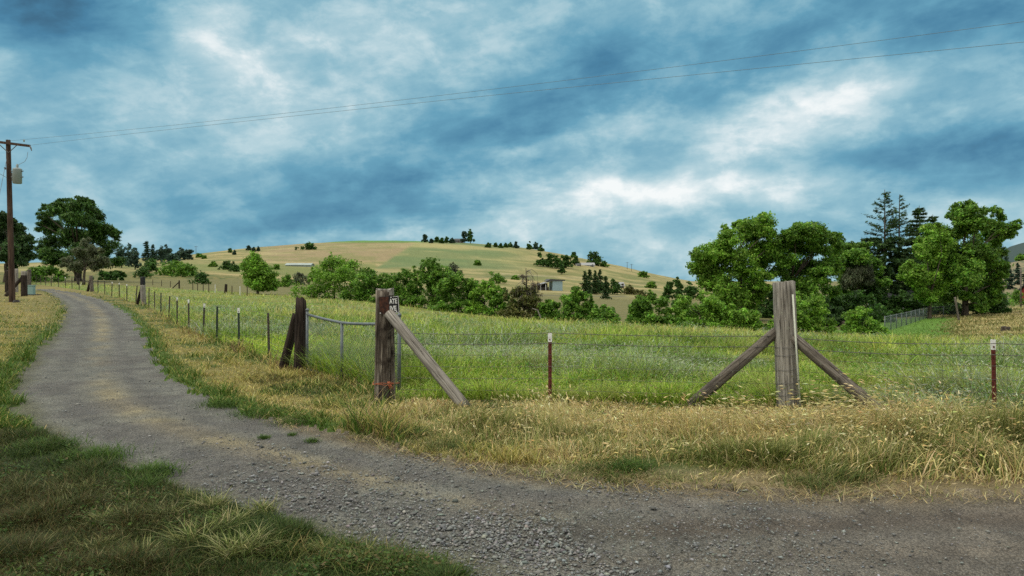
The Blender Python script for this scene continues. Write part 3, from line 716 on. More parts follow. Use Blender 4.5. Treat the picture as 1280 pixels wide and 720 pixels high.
# tall dry grass between the fence and the road
def strip_grass():
    n = 250000
    x = RNG.uniform(-3.6, 11, n); f = RNG.uniform(0, 1, n)
    yf = np.interp(x, [-4.1, -1.76] + [p[0] for p in FENCE_R[1:]], [11.2, 10.0] + [p[1] for p in FENCE_R[1:]])
    order = np.argsort(IN_EDGE[:, 0]); yr = np.interp(x, IN_EDGE[order, 0], IN_EDGE[order, 1])
    y = yr + (yf + .35 - yr) * f
    k = ~road_mask(x, y - .02) & (x / np.maximum(y, 1) * FPX < 730); x, y, f, yf, yr = [a[k] for a in (x, y, f, yf, yr)]
    q = (y - yr)                                   # metres from the road edge
    n1 = fbm(x * 1.3, y * 1.3, 541, 4); n2 = fbm(x * .5 + 5, y * .8, 551, 3)
    tall = sstep(.35, 1.3, q + (n1 - .5) * 1.2) * sstep(-2.2, 1.5, x + n2)
    tall = np.maximum(tall, sstep(2.0, 4.2, x) * sstep(.0, .35, q))
    post = np.exp(-((x - .52) / .5) ** 2) * sstep(9.0, 9.6, y)
    keep = RNG.uniform(0, 1, len(x)) < .10 + .9 * sstep(.05, .75, q + (n1 - .5) * .9)
    x, y, f, q, n1, n2, tall, post, yf = [a[keep] for a in (x, y, f, q, n1, n2, tall, post, yf)]; n = len(x)
    gate = sstep(-1.0, -1.9, x)
    h = (.045 + .055 * RNG.uniform(0, 1, n)) * (1 - tall) + tall * (.16 + .26 * n1 + .16 * sstep(1.5, 5, x)) * RNG.uniform(.55, 1.25, n)
    h *= .9 * (1 - .3 * post) * (1 - .76 * sstep(-1.9, -.75, y - yf) * sstep(-1.2, -.2, x)) * (1 - .5 * gate)
    h *= .55 + .8 * sstep(.34, .68, fbm(x * .9 + 2, y * 1.1, 563, 3)); thin = RNG.uniform(0, 1, n) < .35 + .65 * sstep(.30, .5, fbm(x * 1.6, y * 1.6, 567, 3)); h *= np.where(thin, 1, .35)
    clump_az = fbm(x * .9, y * .9, 561, 3) * 12.0
    azi = clump_az + RNG.normal(0, 1.1, n)
    grn = np.clip(sstep(.47, .63, n2 * .6 + n1 * .25 + .09) * .7 + .8 * sstep(.2, .5, q) * sstep(1.9, 1.1, q + (n1 - .5)) * sstep(.2, 1.5, x + 1.5 * (n2 - .5)), 0, 1) 
    dry = pal(n, [(.50, .42, .185), (.40, .33, .135), (.62, .54, .29), (.27, .205, .09), (.22, .24, .07)], [4, 3, 2, 1.6, 1.5])
    gr = pal(n, [(.085, .145, .02), (.13, .19, .03), (.20, .22, .06)], [3, 2, 1])
    isg = RNG.uniform(0, 1, n) < grn * .85
    c = np.where(isg[:, None], gr, dry)
    tip = np.where(isg[:, None], mixcol(gr, dry, np.full(n, .35)), dry * 1.08)
    hd = (~isg) & (RNG.uniform(0, 1, n) < .22 * tall + .18 * sstep(3, 5, x) * tall)
    hc = pal(n, [(.64, .55, .27), (.54, .45, .20), (.68, .62, .36)], [2, 2, 1])
    blades('dry_roadside_grass', x, y, h, .0055 + .0055 * RNG.uniform(0, 1, n) * (1 + tall), RNG.uniform(.0, .4, n), RNG.uniform(.1, .95, n), c,
           'tall straw coloured grass with seed heads between fence and road', azi=azi, head=hd, headcol=hc, tipcol=tip)

# broken straw lying over the road edge
def litter():
    n = 26000; x = RNG.uniform(-3.2, 9.5, n); order = np.argsort(IN_EDGE[:, 0]); yr = np.interp(x, IN_EDGE[order, 0], IN_EDGE[order, 1])
    q = RNG.normal(.28, .30, n); y = yr + q; k = (fbm(x * 2, y * 2, 721, 3) > .42) & (q > -.35); x, y = x[k], y[k]; n = len(x)
    c = pal(n, [(.42, .35, .17), (.30, .24, .11), (.52, .46, .26), (.20, .15, .08), (.14, .17, .04)], [3, 3, 1.5, 2, 1.6])
    blades('straw_litter', x, y, RNG.uniform(.02, .075, n), .004 + .003 * RNG.uniform(0, 1, n), RNG.uniform(.6, 2.4, n), RNG.uniform(.2, 1.2, n), c, 'broken straw and short stubble scattered along the road edge')
# single long stalks arching out of the strip
def stalks():
    n = 24000; x = RNG.uniform(-1.4, 10.5, n)
    yf = np.interp(x, [-4.1, -1.76] + [p[0] for p in FENCE_R[1:]], [11.2, 10.0] + [p[1] for p in FENCE_R[1:]])
    order = np.argsort(IN_EDGE[:, 0]); yr = np.interp(x, IN_EDGE[order, 0], IN_EDGE[order, 1])
    y = yr + .35 + (yf - .1 - yr) * RNG.uniform(0, 1, n) ** .7
    cl = fbm(x * 1.7, y * 1.7, 701, 3); k = (RNG.uniform(0, 1, n) < sstep(.46, .62, cl)) & (np.abs(x - .52) + np.maximum(0, 9.3 - y) > .35); x, y, yf, cl = x[k], y[k], yf[k], cl[k]; n = len(x)
    right = sstep(2.0, 3.4, x)
    h = (.26 + .34 * RNG.uniform(0, 1, n)) * (.7 + .45 * right) * (.7 + .6 * sstep(.5, .7, cl)) * (1 - .66 * sstep(-1.6, -.6, y - yf))
    azi = fbm(x * .5, y * .5, 711, 3) * 9 + RNG.normal(0, .9, n)
    c = pal(n, [(.52, .43, .18), (.62, .54, .27), (.40, .34, .12), (.30, .31, .09)], [3, 2, 2, 1.2])
    hc = pal(n, [(.66, .58, .30), (.56, .48, .22), (.70, .65, .40)], [2, 2, 1])
    blades('arching_stalks', x, y, h, .0035 + .002 * RNG.uniform(0, 1, n), RNG.uniform(.05, .35, n), RNG.uniform(.1, .5, n) + right * RNG.uniform(.1, .8, n), c, 'long pale stalks with seed heads arching above the roadside grass', azi=azi, head=RNG.uniform(0, 1, n) < 1.0 * (.35 + .35 * right), headcol=hc)
# mown verge along the curve and the turf in the foreground
def verge_grass():
    x, y, px = wedge(210000, -60, 760, 6.6, 60, .9)
    k = ~field_side(x, y) & ~road_mask(x, y) & (dist_line(x, y, OUT_EDGE) > dist_line(x, y, IN_EDGE) * (y < 8)) & ((x < -2.2) | (RNG.uniform(0, 1, len(x)) < .35)); x, y, px = x[k], y[k], px[k]
    d_in = dist_line(x, y, IN_EDGE); d_out = dist_line(x, y, OUT_EDGE); right = d_in < d_out
    n = len(x); n1 = fbm(x * .9, y * .9, 41, 4); n2 = fbm(x * .3, y * .3, 571, 3)
    fd = np.abs(x - np.interp(y, _fl[:, 1], _fl[:, 0]))            # metres from the fence
    tall = sstep(.55, .1, fd) * right
    edge = sstep(.62, .12, np.minimum(d_in, d_out) + (n1 - .5) * .8) * sstep(480, 420, px)
    tall = tall * (1 - .75 * np.exp(-((x + 1.76) ** 2 + (y - 9.6) ** 2) / .5)); tuft = sstep(.55, .75, fbm(x * 2.6, y * 2.6, 577, 3)); h = (.03 + .05 * n1 + .09 * tuft) * RNG.uniform(.4, 1.5, n) * (1 + 1.6 * tall) * (1 + .6 * edge)
    grn = np.clip(sstep(.47, .62, n1) * .55 + edge * .9, 0, .95)
    dry = pal(n, [(.42, .36, .11), (.34, .30, .085), (.48, .41, .17), (.26, .26, .06)], [3, 3, 1.5, 2]); gr = pal(n, [(.06, .125, .015), (.09, .16, .022), (.15, .18, .035)], [3, 2, 1.5])
    isg = RNG.uniform(0, 1, n) < grn; c = np.where(isg[:, None], gr, dry)
    brown = (tall > .3) & (RNG.uniform(0, 1, n) < .25) & ~isg; c[brown] = pal(int(brown.sum()), [(.24, .165, .09), (.18, .12, .065)], [1, 1])
    blades('verge_grass', x, y, h, .006 + .0007 * y, RNG.uniform(.1, .7, n), RNG.uniform(.1, .8, n), c, 'short half dry grass on the verge beside the curving road')
    # foreground turf at the lower left
    n = 300000; px = RNG.uniform(-80, 620, n); py = RNG.uniform(470, 760, n)
    Y = CAMZ / (py - HZ) * FPX; x = (px - 640) / FPX * Y; y = Y
    d = dist_line(x, y, OUT_EDGE); k = ~road_mask(x, y) & (x < 1) & (dist_line(x, y, IN_EDGE) > 1.0); x, y, d = x[k], y[k], d[k]; n = len(x)
    n1 = fbm(x * 1.1, y * 1.1, 581, 4); n2 = fbm(x * 3, y * 3, 591, 3)
    bare = np.exp(-(((x + 1.36) / .17) ** 2 + ((y - 4.42) / .16) ** 2))
    k = RNG.uniform(0, 1, n) > np.clip(bare * 1.5, 0, .97); x, y, d, n1, n2 = [a[k] for a in (x, y, d, n1, n2)]; n = len(x)
    edge = sstep(.75, .1, d + (n1 - .5) * .6)
    h = (.04 + .08 * n2 * sstep(.35, .6, n1)) * RNG.uniform(.4, 1.6, n) + .045 * sstep(.52, .72, n2)
    grn = np.clip(edge * .6 + sstep(.40, .62, 1 - n1) * .6, 0, .97)
    dry = pal(n, [(.095, .09, .026), (.066, .066, .018), (.22, .21, .09), (.085, .052, .02), (.038, .06, .013)], [2.2, 3, .9, 1.6, 5.5]); gr = pal(n, [(.027, .054, .009), (.042, .078, .012), (.08, .11, .024)], [3, 2, 1.3])  # dark greens and straw, with frame-corner darkness put into the blade colours
    isg = RNG.uniform(0, 1, n) < grn; c = np.where(isg[:, None], gr, dry)
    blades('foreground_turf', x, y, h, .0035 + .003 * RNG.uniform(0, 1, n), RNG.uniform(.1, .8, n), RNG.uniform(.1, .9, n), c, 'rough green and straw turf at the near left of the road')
    m = 26000; k = RNG.integers(0, len(x), m); qx = x[k] + RNG.normal(0, .02, m); qy = y[k] + RNG.normal(0, .02, m)
    kk = fbm(qx * 2.2, qy * 2.2, 605, 3) > .5; qx, qy = qx[kk], qy[kk]; m = len(qx)
    nr2 = RNG.normal(0, .5, (m, 3)); nr2[:, 2] = 1; nr2 /= np.linalg.norm(nr2, axis=1)[:, None]
    V2, Q2 = leaf_quads(np.stack([qx, qy, ground_z(qx, qy) + RNG.uniform(.01, .07, m)], 1), nr2, RNG.uniform(.008, .019, m), .6)
    o = np_mesh('clover', V2, quads=Q2, col=np.repeat(pal(m, [(.05, .10, .018), (.08, .135, .025), (.15, .125, .05)], [3, 2, 1]), 4, 0), mat=M['leaf']); tag(o, 'low clover and broad leaved weeds in the near turf', 'clover', kind='stuff')
    # longer pale tufts rising from it, and green tufts at the road edges
    T = [(262, 640, .16, 0, .08), (290, 700, .20, 0, .09), (205, 650, .12, 0, .1), (330, 640, .12, 0, .08), (180, 610, .12, 1, .15), (240, 684, .18, 0, .09), (140, 655, .12, 0, .1), (90, 620, .10, 0, .1), (275, 668, .16, 0, .07), (300, 655, .14, 0, .06), (315, 690, .16, 0, .07), (235, 625, .1, 0, .06), (350, 668, .1, 0, .06), (120, 690, .1, 0, .08), (60, 650, .09, 0, .08), (175, 700, .12, 0, .07), (405, 690, .1, 0, .06), (155, 630, .1, 0, .07), (520, 545, .09, 2, .2), (455, 700, .1, 0, .05), (430, 700, .10, 2, .25),
         (480, 705, .09, 2, .2), (520, 712, .08, 2, .2), (350, 690, .12, 2, .2), (190, 592, .12, 1, .2), (120, 572, .12, 1, .25), (60, 560, .12, 1, .25),
         (790, 588, .13, 1, .20), (745, 588, .08, 2, .22), (770, 596, .06, 2, .22), (700, 588, .06, 0, .25), (840, 600, .06, 0, .2), (1010, 606, .09, 2, .25), (1060, 600, .12, 2, .2), (390, 551, .05, 1, .07), (330, 547, .05, 1, .06), (365, 543, .04, 1, .05),
         (380, 526, .07, 1, .3), (330, 517, .08, 1, .3), (285, 506, .09, 1, .3), (560, 560, .10, 2, .3), (620, 520, .2, 2, .3), (640, 545, .18, 2, .3), (520, 545, .1, 2, .3)]
    X = []; Yy = []; H = []; Cc = []
    for px, py, hh, kind, r in T:
        cx, cy = hit(px, py); m = int(700 * (r / .2) ** 1.3)
        X.append(cx + RNG.normal(0, r * .55, m)); Yy.append(cy + RNG.normal(0, r * .5, m)); H.append(hh * RNG.uniform(.4, 1.3, m))
        Cc.append(pal(m, [(.34, .33, .15), (.18, .20, .06), (.09, .13, .025)], [1.6, 2, 2]) if kind == 0 else pal(m, [(.045, .095, .013), (.075, .135, .02)], [1, 1]) if kind == 1 else pal(m, [(.055, .095, .015), (.10, .125, .03), (.2, .17, .06)], [2, 2, 1]))
    X, Yy, H, Cc = map(np.concatenate, (X, Yy, H, Cc)); n = len(X)
    blades('grass_tufts', X, Yy, H, .004 + .003 * RNG.uniform(0, 1, n), RNG.uniform(.1, .7, n), RNG.uniform(.3, 1., n), Cc, 'separate tufts of longer grass at the road edges')
    # dry hay on the right beyond the field, and turf on the lawn
    x, y, px = wedge(60000, 1020, 1345, 24, 110, .9)
    k = field_side(x, y) & (y > field_far(px)); x, y, px = x[k], y[k], px[k]; n = len(x)
    n1 = fbm(x * .4, y * .4, 601, 4)
    lawn = (y < 80 + 6 * (n1 - .5)) & (px < 1195) & (px < 1215 + 60 * (n1 - .5) - (y - 48) * .6)
    c = pal(n, [(.42, .37, .16), (.36, .32, .13), (.46, .41, .20)], [2, 2, 1]); g = pal(n, [(.10, .19, .025), (.13, .22, .035)], [1, 1]); g2 = pal(n, [(.12, .14, .035), (.18, .17, .05)], [1, 1])
    lawn &= RNG.uniform(0, 1, n) < sstep(1215, 1170, px + 60 * (n1 - .5))
    isg2 = RNG.uniform(0, 1, n) < np.maximum(sstep(.5, .65, n1), sstep(1240, 1180, px + 60 * (n1 - .5)) * .7); c[isg2] = g2[isg2]; c[lawn] = g[lawn]
    h = np.where(lawn, .05, .16) * RNG.uniform(.5, 1.5, n)
    blades('hayfield_grass', x, y, h, .001 * y + .006, RNG.uniform(.1, .6, n), RNG.uniform(.1, .8, n), c, 'short mown straw and lawn grass at the far right')
field_grass(); strip_grass(); litter(); stalks(); verge_grass()
# ------------------------------------------------------------------ timber, steel posts, wire, gate, pole
def log_mesh(L, r0, r1, sides=16, rings=14, square=0.0, rough=.03, slant=0, seed=0, depth=1.0):
    rg = np.random.default_rng(seed); V = []; F = []
    groove = rg.normal(0, 1, sides) * rough
    for i in range(rings + 1):
        tt = i / rings; r = r0 + (r1 - r0) * tt
        for k in range(sides):
            a = 2 * math.pi * k / sides
            c, s = math.cos(a), math.sin(a)
            q = 1 / max(abs(c), abs(s)); rr = r * ((1 - square) + square * min(q, 1.28))
            rr *= 1 + groove[k] + rg.normal(0, rough * .35)
            z = tt * L + (slant * c * r if i == rings else 0) + (rg.normal(0, .012) if i == rings else 0)
            V.append((rr * c, rr * s * depth, z))
    for i in range(rings):
        for k in range(sides):
            F.append((i * sides + k, i * sides + (k + 1) % sides, (i + 1) * sides + (k + 1) % sides, (i + 1) * sides + k))
    n = len(V); top = np.mean([V[rings * sides + k] for k in range(sides)], 0)
    V.append(tuple(top)); V.append((0, 0, 0))
    for k in range(sides):
        F.append((rings * sides + k, rings * sides + (k + 1) % sides, n)); F.append(((k + 1) % sides, k, n + 1))
    return V, F
def log(name, p0, p1, r0, r1, mat, parent, rot=0, **k):
    p0, p1 = Vector(p0), Vector(p1); V, F = log_mesh((p1 - p0).length, r0, r1, **k)
    m = MB(); m.add(V, F)
    o = m.build(name, mat, parent)
    for p in o.data.polygons: p.use_smooth = len(p.vertices) == 4
    q = (p1 - p0).to_track_quat('Z', 'Y') @ Quaternion((0, 0, 1), rot)
    o.rotation_mode = 'QUATERNION'; o.rotation_quaternion = q
    o.location = p0 - (parent.location if parent else Vector())
    return o
def rel(o, p): return Vector(p) - o.location

# the post with the sign, split and grey, its brace
gp = empty('gate_post', (-1.76, 10.0, gz(-1.76, 10.0)), 'split weathered gate post carrying the black sign, with a log brace', 'gate post')
b0 = at(478.5, 505, 10.0); t0 = at(481.5, 363, 10.0)
log('post', b0 - Vector((0, 0, .15)), t0, .112, .118, M['wood_brown'], gp, square=.75, sides=24, rough=.055, seed=3, depth=.9)
log('split_timber', at(489.5, 508, 9.99), at(489.5, 392, 9.98), .062, .035, M['wood_brown'], gp, square=.5, sides=12, rough=.07, seed=5)
V, F = log_mesh(.075, .1185, .1185, sides=20, rings=2, square=.75, rough=.02, seed=9, depth=.9)
cap = MB().add(V, F).build('post_top', M['wood_grey'], gp); cap.location = rel(gp, t0) - Vector((0, 0, .066))
log('brace', at(486, 391, 9.86), at(583, 511, 9.3), .073, .080, M['wood_grey'], gp, sides=16, rough=.03, seed=6)

# the sign wrapped on the post: its left half weathered away to rust
sg = empty('road_sign', at(486.5, 381, 9.84), 'black sign with white letters ATE and IVE, its left half rusted, on the split post', 'sign')
def plate(x0, x1, z0, z1, y, r=.012, th=.004):
    n = 4; pts = []
    for cx, cz, a0 in ((x1 - r, z1 - r, 0), (x0 + r, z1 - r, 90), (x0 + r, z0 + r, 180), (x1 - r, z0 + r, 270)):
        for q in range(n + 1):
            a = math.radians(a0 + 90 * q / n); pts.append((cx + r * math.cos(a), cz + r * math.sin(a)))
    return pts
S = 9.84 / FPX                                   # metres per frame pixel at the sign
R_ = Matrix.Rotation(math.radians(-4), 3, 'Y')
MB().prism(plate(-12.6 * S, 12.6 * S, -11 * S, 10.6 * S, 0), -.003, .003, R_).build('plate', M['sign_black'], sg)
m = MB(); x0, x1, z0, z1, bw = -1.0 * S, 12.1 * S, -10.5 * S, 10 * S, .55 * S
m.prism([(x0, z0), (x1 - bw, z0), (x1 - bw, z0 + bw), (x0, z0 + bw)], -.0052, -.0032, R_)
m.prism([(x1 - bw, z0), (x1, z0 + bw * .6), (x1, z1 - bw * .6), (x1 - bw, z1)], -.0052, -.0032, R_)
m.prism([(5.0 * S, z1 - bw * .8), (x1 - bw, z1 - bw * .8), (x1 - bw, z1), (5.6 * S, z1)], -.0052, -.0032, R_)
m.build('border', M['white'], sg)
m = MB(); e = [(-12.2, -10.4), (-1.4, -10.6), (-.2, -7), (-1.2, -3), (.3, 0), (-.7, 4), (.2, 7.5), (-.4, 10.2), (-12.2, 10.2)]
m.prism([(a * S, b * S) for a, b in e], -.0045, -.0032, R_).build('rusted_area', M['sign_rust'], sg)
for txt, zz, xx in (('ATE', 1.3, .5), ('IVE', -7.6, .7)):
    cu = bpy.data.curves.new('lettering', 'FONT'); cu.body = txt; cu.size = 8.6 * S; cu.offset = .0022; cu.extrude = .0012; cu.space_character = 1.0
    tmp = bpy.data.objects.new('lettering', cu); COL.objects.link(tmp)
    dg = bpy.context.evaluated_depsgraph_get(); me = bpy.data.meshes.new_from_object(tmp.evaluated_get(dg)); bpy.data.objects.remove(tmp)
    xs = [v.co.x for v in me.vertices]; k = 9.6 * S / (max(xs) - min(xs)) if txt == 'ATE' else 8.2 * S / (max(xs) - min(xs)); mn = min(xs)
    RX = Matrix.Rotation(math.radians(90), 3, 'X')
    for v in me.vertices: v.co = R_ @ (RX @ Vector(((v.co.x - mn) * k, v.co.y, v.co.z)) + Vector((xx * S, -.0056, zz * S)))
    me.materials.clear(); me.materials.append(M['white'])
    lo = bpy.data.objects.new('lettering', me); COL.objects.link(lo); lo.parent = sg
m = MB()
for a, b in ((-11.6, -9.6), (8.6, -8.8), (3, 9.2)): MB().box(R_ @ Vector((a * S, -.006, b * S)), (.014, .006, .014)).build('nail_head', M['white'], sg)


# orange twine round post and gate upright
m = MB(); cz = at(480, 478, 10).z
for k in range(2):
    m.tube([Vector((-1.785 + .145 * math.cos(a), 10.0 + .15 * math.sin(a), cz + .012 * math.sin(3 * a + k) - .016 * k)) for a in np.linspace(0, 2 * math.pi, 25)], .0045, 5)
    m.tube([at(486, 478.5, 9.82), at(492, 479 + k, 9.86), at(499.5, 478 + k, 10.7)], .0045, 5)
for k in range(5):
    a = at(486, 478.5, 9.82); m.tube([a, a + Vector((RNG.uniform(-.02, .05), -.02, -.02 - .01 * k)), a + Vector((RNG.uniform(-.0, .08), -.03, -.05 - .012 * k))], .004, 4)
m.box(at(486, 478.5, 9.81), (.035, .03, .03), .4)
tag(m.build('twine', M['twine'], smooth=True), 'orange baling twine knotted round the foot of the split gate post', 'twine')

# the dark pair of posts at the hinge end of the gate
dp = empty('hinge_post', P(370, 13.7), 'dark slant topped timber post at the far end of the bent gate', 'gate post')
log('post', at(374.5, 467, 13.5), at(376.5, 378, 13.5), .105, .095, M['wood_dark'], dp, square=.4, sides=14, rough=.05, slant=-1.15, seed=13)
log('brace', at(352, 466, 13.9), at(370.5, 393, 13.75), .085, .075, M['wood_dark'], dp, sides=12, rough=.05, seed=14)

# chain link gate with a bent top rail
G0, G1 = Vector(at(384, 464, 13.4)), Vector(at(499, 498, 10.75))
gzs = G0.z; ga = empty('field_gate', (G0.x, G0.y, G0.z), 'bent grey chain link gate between the dark post and the sign post', 'gate')
gdir = (G1 - G0); gdir.z = 0; gl = gdir.length; gd = gdir.normalized()
def gpt(s, z): return Vector((gd.x * s, gd.y * s, z))            # gate-local
z_l = at(384, 393, 13.4).z - G0.z
tops = [(0, z_l), (gl * .2, z_l - .05), (gl * .43, z_l - .09), (gl * .6, z_l - .08), (gl * .76, z_l - .055), (gl, z_l - .015)]
def topz(s): return float(np.interp(s, [a for a, b in tops], [b for a, b in tops]))
z_b = -.02
MB().tube([gpt(a, b) for a, b in tops], .024, 10).build('top_rail', M['galv'], ga, True)
MB().tube([gpt(0, z_b + .06), gpt(gl * .5, z_b), gpt(gl, z_b + .03)], .02, 8).build('bottom_rail', M['galv'], ga, True)
for s, e in ((0, .07), (gl * .43, 0), (gl, .12)):
    o = MB().tube([gpt(s, z_b), gpt(s, topz(s) + e)], .027, 10).build('upright', M['galv'], ga, True)
    if e: 
        c = MB().tube([gpt(s, topz(s) + e - .005), gpt(s, topz(s) + e + .02), gpt(s, topz(s) + e + .045)], [.034, .036, .012], 10).build('cap', M['galv'], o, True)
m = MB(); st = .062; n = int(gl / st)
for i in range(-16, n + 1):
    for sg_ in (1, -1):
        pts = []
        for k in range(18):
            s = (i if sg_ > 0 else i + 16) * st + sg_ * k * st; z = z_b + .06 + k * st
            if 0 <= s <= gl and z < topz(s) - .02: pts.append(gpt(s, z) + Vector((0, .003 * sg_, 0)))
        if len(pts) > 1: m.tube(pts, .0021, 3, False)
o = m.build('wire_mesh', M['link'], ga); tag(o, kind='stuff')
m = MB()
for s in np.arange(.15, gl, .3): MB().tube([gpt(s + .01, topz(s) - .045), gpt(s - .01, topz(s) + .0)], .007, 4).build('tie_wire', M['wire'], ga)

# the corner post with its two log braces
cp = empty('corner_post', (3.6, 9.4, gz(3.6, 9.4)), 'thick pale grey timber corner post braced by two sloping logs', 'corner post')
log('post', at(986, 520, 9.4), at(980, 352.5, 9.4), .142, .130, M['wood_grey'], cp, square=.35, sides=24, rough=.018, seed=21)
log('brace', at(971, 414, 9.45), at(851, 517, 9.7), .066, .075, M['wood_log'], cp, sides=14, rough=.03, seed=22)
log('brace', at(991, 421, 9.3), at(1114, 527, 8.75), .070, .080, M['wood_log'], cp, sides=14, rough=.03, seed=23)
for zy in (433, 443, 461, 477, 492, 505):
    c0 = rel(cp, at(983.5, zy, 9.4)); MB().tube([c0 + Vector((.152 * math.cos(a), .152 * math.sin(a), .012 * math.cos(a))) for a in np.linspace(0, 2 * math.pi, 21)], .0028, 4).build('wire_wrap', M['wire'], cp)
m = MB(); m.tube([at(1000.5, 512, 9.16), at(991, 368, 9.2)], .0125, 8)
tag(m.build('marker_rod', M['rod'], smooth=True), 'thin pale rod leaning against the braced corner post', 'rod')

# steel T posts
def tpost_meshes(mat):
    m = MB(); L = 1.0
    m.box((0, 0, .5), (.048, .008, 1.0)); m.box((0, .019, .5), (.008, .030, 1.0))
    for k in range(14): m.box((0, -.009, .1 + k * .063), (.014, .010, .02))
    c = MB(); c.box((0, 0, .945), (.053, .013, .118)); c.box((0, .021, .945), (.013, .034, .118))
    return m, c
_tp = {}
def tpost(p, h, kind, label, group, white, lean=(0, 0), wide=1.0):
    key = (kind, white)
    if key not in _tp:
        root = empty('fence_post', p, label, 'fence post', group); a, c = tpost_meshes(None)
        a.build('steel_post', M[kind], root)
        if white: c.build('painted_tip', M['white'], root)
        _tp[key] = root
    else:
        src = _tp[key]; root = src.copy(); COL.objects.link(root)
        for ch in src.children:
            q = ch.copy(); COL.objects.link(q); q.parent = root
        root['label'] = label; root['group'] = group
    root.location = p; root.scale = (wide, wide, h); root.rotation_euler = (lean[0], lean[1], RNG.uniform(-.5, .5))
    return root
def hgt(px, py, Y): return at(px, py, Y).z
G = 'steel fence posts beside the road'
for px, top, Y, kind, white, lb in ((687.5, 417, 9.9, 'rust', True, 'rust red steel post with white tip between sign post and corner post'),
                                    (1243.5, 425, 8.65, 'rust', True, 'rust red steel post with white tip right of the braced corner post')):
    p = P(px, Y); p.z -= .03; tpost(p, hgt(px, top, Y) - p.z, kind, lb, G, white, (0, -.02 if px > 1000 else 0), 1.05)
for i, (Yk, (px, top, kind, white, lb)) in enumerate(zip([p[1] for p in FENCE_L[1:11]], [
        (336.6, 391, 'brown_steel', False, 'plain brown steel post nearest the dark hinge post'),
        (299, 385, 'green_paint', True, 'green steel post with white tip, second from the dark hinge post'),
        (271, 383, 'green_paint', False, 'all green steel post, third from the dark hinge post'),
        (254, 379.5, 'brown_steel', True, 'brown steel post with a short white tip, fourth from the dark hinge post'),
        (236, 374.5, 'brown_steel', True, 'brown steel post with a long white tip, fifth from the dark hinge post'),
        (221.5, 371.5, 'brown_steel', True, 'brown steel post with small pale tip, sixth from the dark hinge post'),
        (211, 370, 'brown_steel', False, 'brown steel post, seventh from the dark hinge post'),
        (201, 366, 'green_paint', False, 'greenish steel post, eighth from the dark hinge post'),
        (193, 364.5, 'brown_steel', False, 'brown steel post two along from the black topped timber post'),
        (186, 360, 'brown_steel', False, 'brown steel post next right of the black topped timber post')])):
    p = P(px, Yk); p.z -= .03; tpost(p, max(.8, hgt(px, top, Yk) - p.z), kind, lb, 'steel posts of the curving fence', white, (RNG.normal(0, .02), RNG.normal(0, .025)), 1.05)
names = ['next left of the black topped timber post', 'second left of the black topped timber post', 'third left of the black topped timber post', 'fourth left of the black topped timber post', 'between the two timber posts, third from the far one', 'next but one right of the far timber post', 'next right of the far timber post']
for i, (px, Yk) in enumerate(((169.7, 43), (158.5, 46), (149, 49), (139.7, 52), (131, 55), (122.6, 58))):
    p = P(px, Yk); wt = i in (1, 2, 3)
    tpost(p, 1.02, 'brown_steel', ('white tipped ' if wt else 'thin plain ') + 'steel post ' + names[i if i < 4 else i + 1], 'steel posts of the curving fence', wt, (RNG.normal(0, .02), RNG.normal(0, .03)), 1.3)
for i, (px, Yk) in enumerate([(99, 64), (90, 66.5), (82, 69), (73, 72), (64, 75), (57, 78), (51, 81), (45, 84)]):
    tpost(P(px, Yk), 1.05, 'brown_steel', 'thin steel post in the far stretch of fence below the big dark tree', 'steel posts of the far fence stretch', i == 2, (RNG.normal(0, .02), RNG.normal(0, .03)), 1.4)

# timber posts of the curve
tp = empty('timber_post', P(178, 40), 'timber post with black top and a dark leaning brace beside the road', 'timber post')
log('post', at(179.5, 381, 40), at(178.5, 356, 40), .13, .115, M['wood_grey'], tp, square=.6, rough=.03, seed=31)
log('post_top', at(178.5, 356, 40), at(178.5, 346, 40), .12, .115, M['sign_black'], tp, square=.6, rough=.02, seed=32)
log('brace', at(171.5, 380, 40.4), at(177.3, 359.5, 40.2), .085, .08, M['wood_dark'], tp, sides=10, seed=33)
tp = empty('timber_post', P(113, 60), 'weathered timber post with a short dark brace at the far bend', 'timber post')
log('post', at(115.3, 367, 60), at(113.5, 344.5, 60), .14, .12, M['wood_log'], tp, square=.6, rough=.03, seed=34)
log('brace', at(109.2, 366, 60.4), at(113.2, 350, 60.2), .10, .10, M['wood_dark'], tp, sides=10, seed=35)
# old gateway at the far left
tp = empty('timber_post', P(30, 49), 'thick black timber post with a long sloping brace by the teal box', 'timber post')
log('post', at(30.5, 370, 49), at(30, 344, 49), .17, .16, M['wood_dark'], tp, square=.5, rough=.04, seed=36)
log('brace', at(27.8, 347, 49.1), at(7, 370, 48.6), .11, .12, M['wood_dark'], tp, sides=10, seed=37)
for px, tpy, bpy_, Y, r, mt, lb in ((9, 338, 361, 55, .15, 'wood_dark', 'dark timber post left of the utility pole'), (20.5, 336, 356, 56, .12, 'wood_grey', 'pale grey timber post just right of the utility pole'),
                                (36.5, 337, 355, 58, .13, 'wood_log', 'brownish timber post behind the teal box'), (31, 339, 350, 60, .24, 'wood_grey', 'broad grey timber stub behind the black braced post')):
    b = P(px, Y); o = log('timber_post', b - Vector((0, 0, .2)), (b.x, b.y, hgt(px, tpy, Y)), r, r * .95, M[mt], None, square=.5, rough=.03, seed=int(px)); tag(o, lb, 'timber post', 'old timber gateway posts')
b = P(39.5, 51); bx = empty('utility_box', b, 'small pale teal utility box standing by the road at the far left', 'utility box')
m = MB(); m.box((0, 0, .33), (.36, .3, .66)); m.build('cabinet', M['teal'], bx); MB().box((0, 0, .69), (.42, .36, .06)).build('lid', M['teal'], bx); MB().box((.1, 0, .03), (.9, .6, .06)).build('base', M['dark_in'], bx)

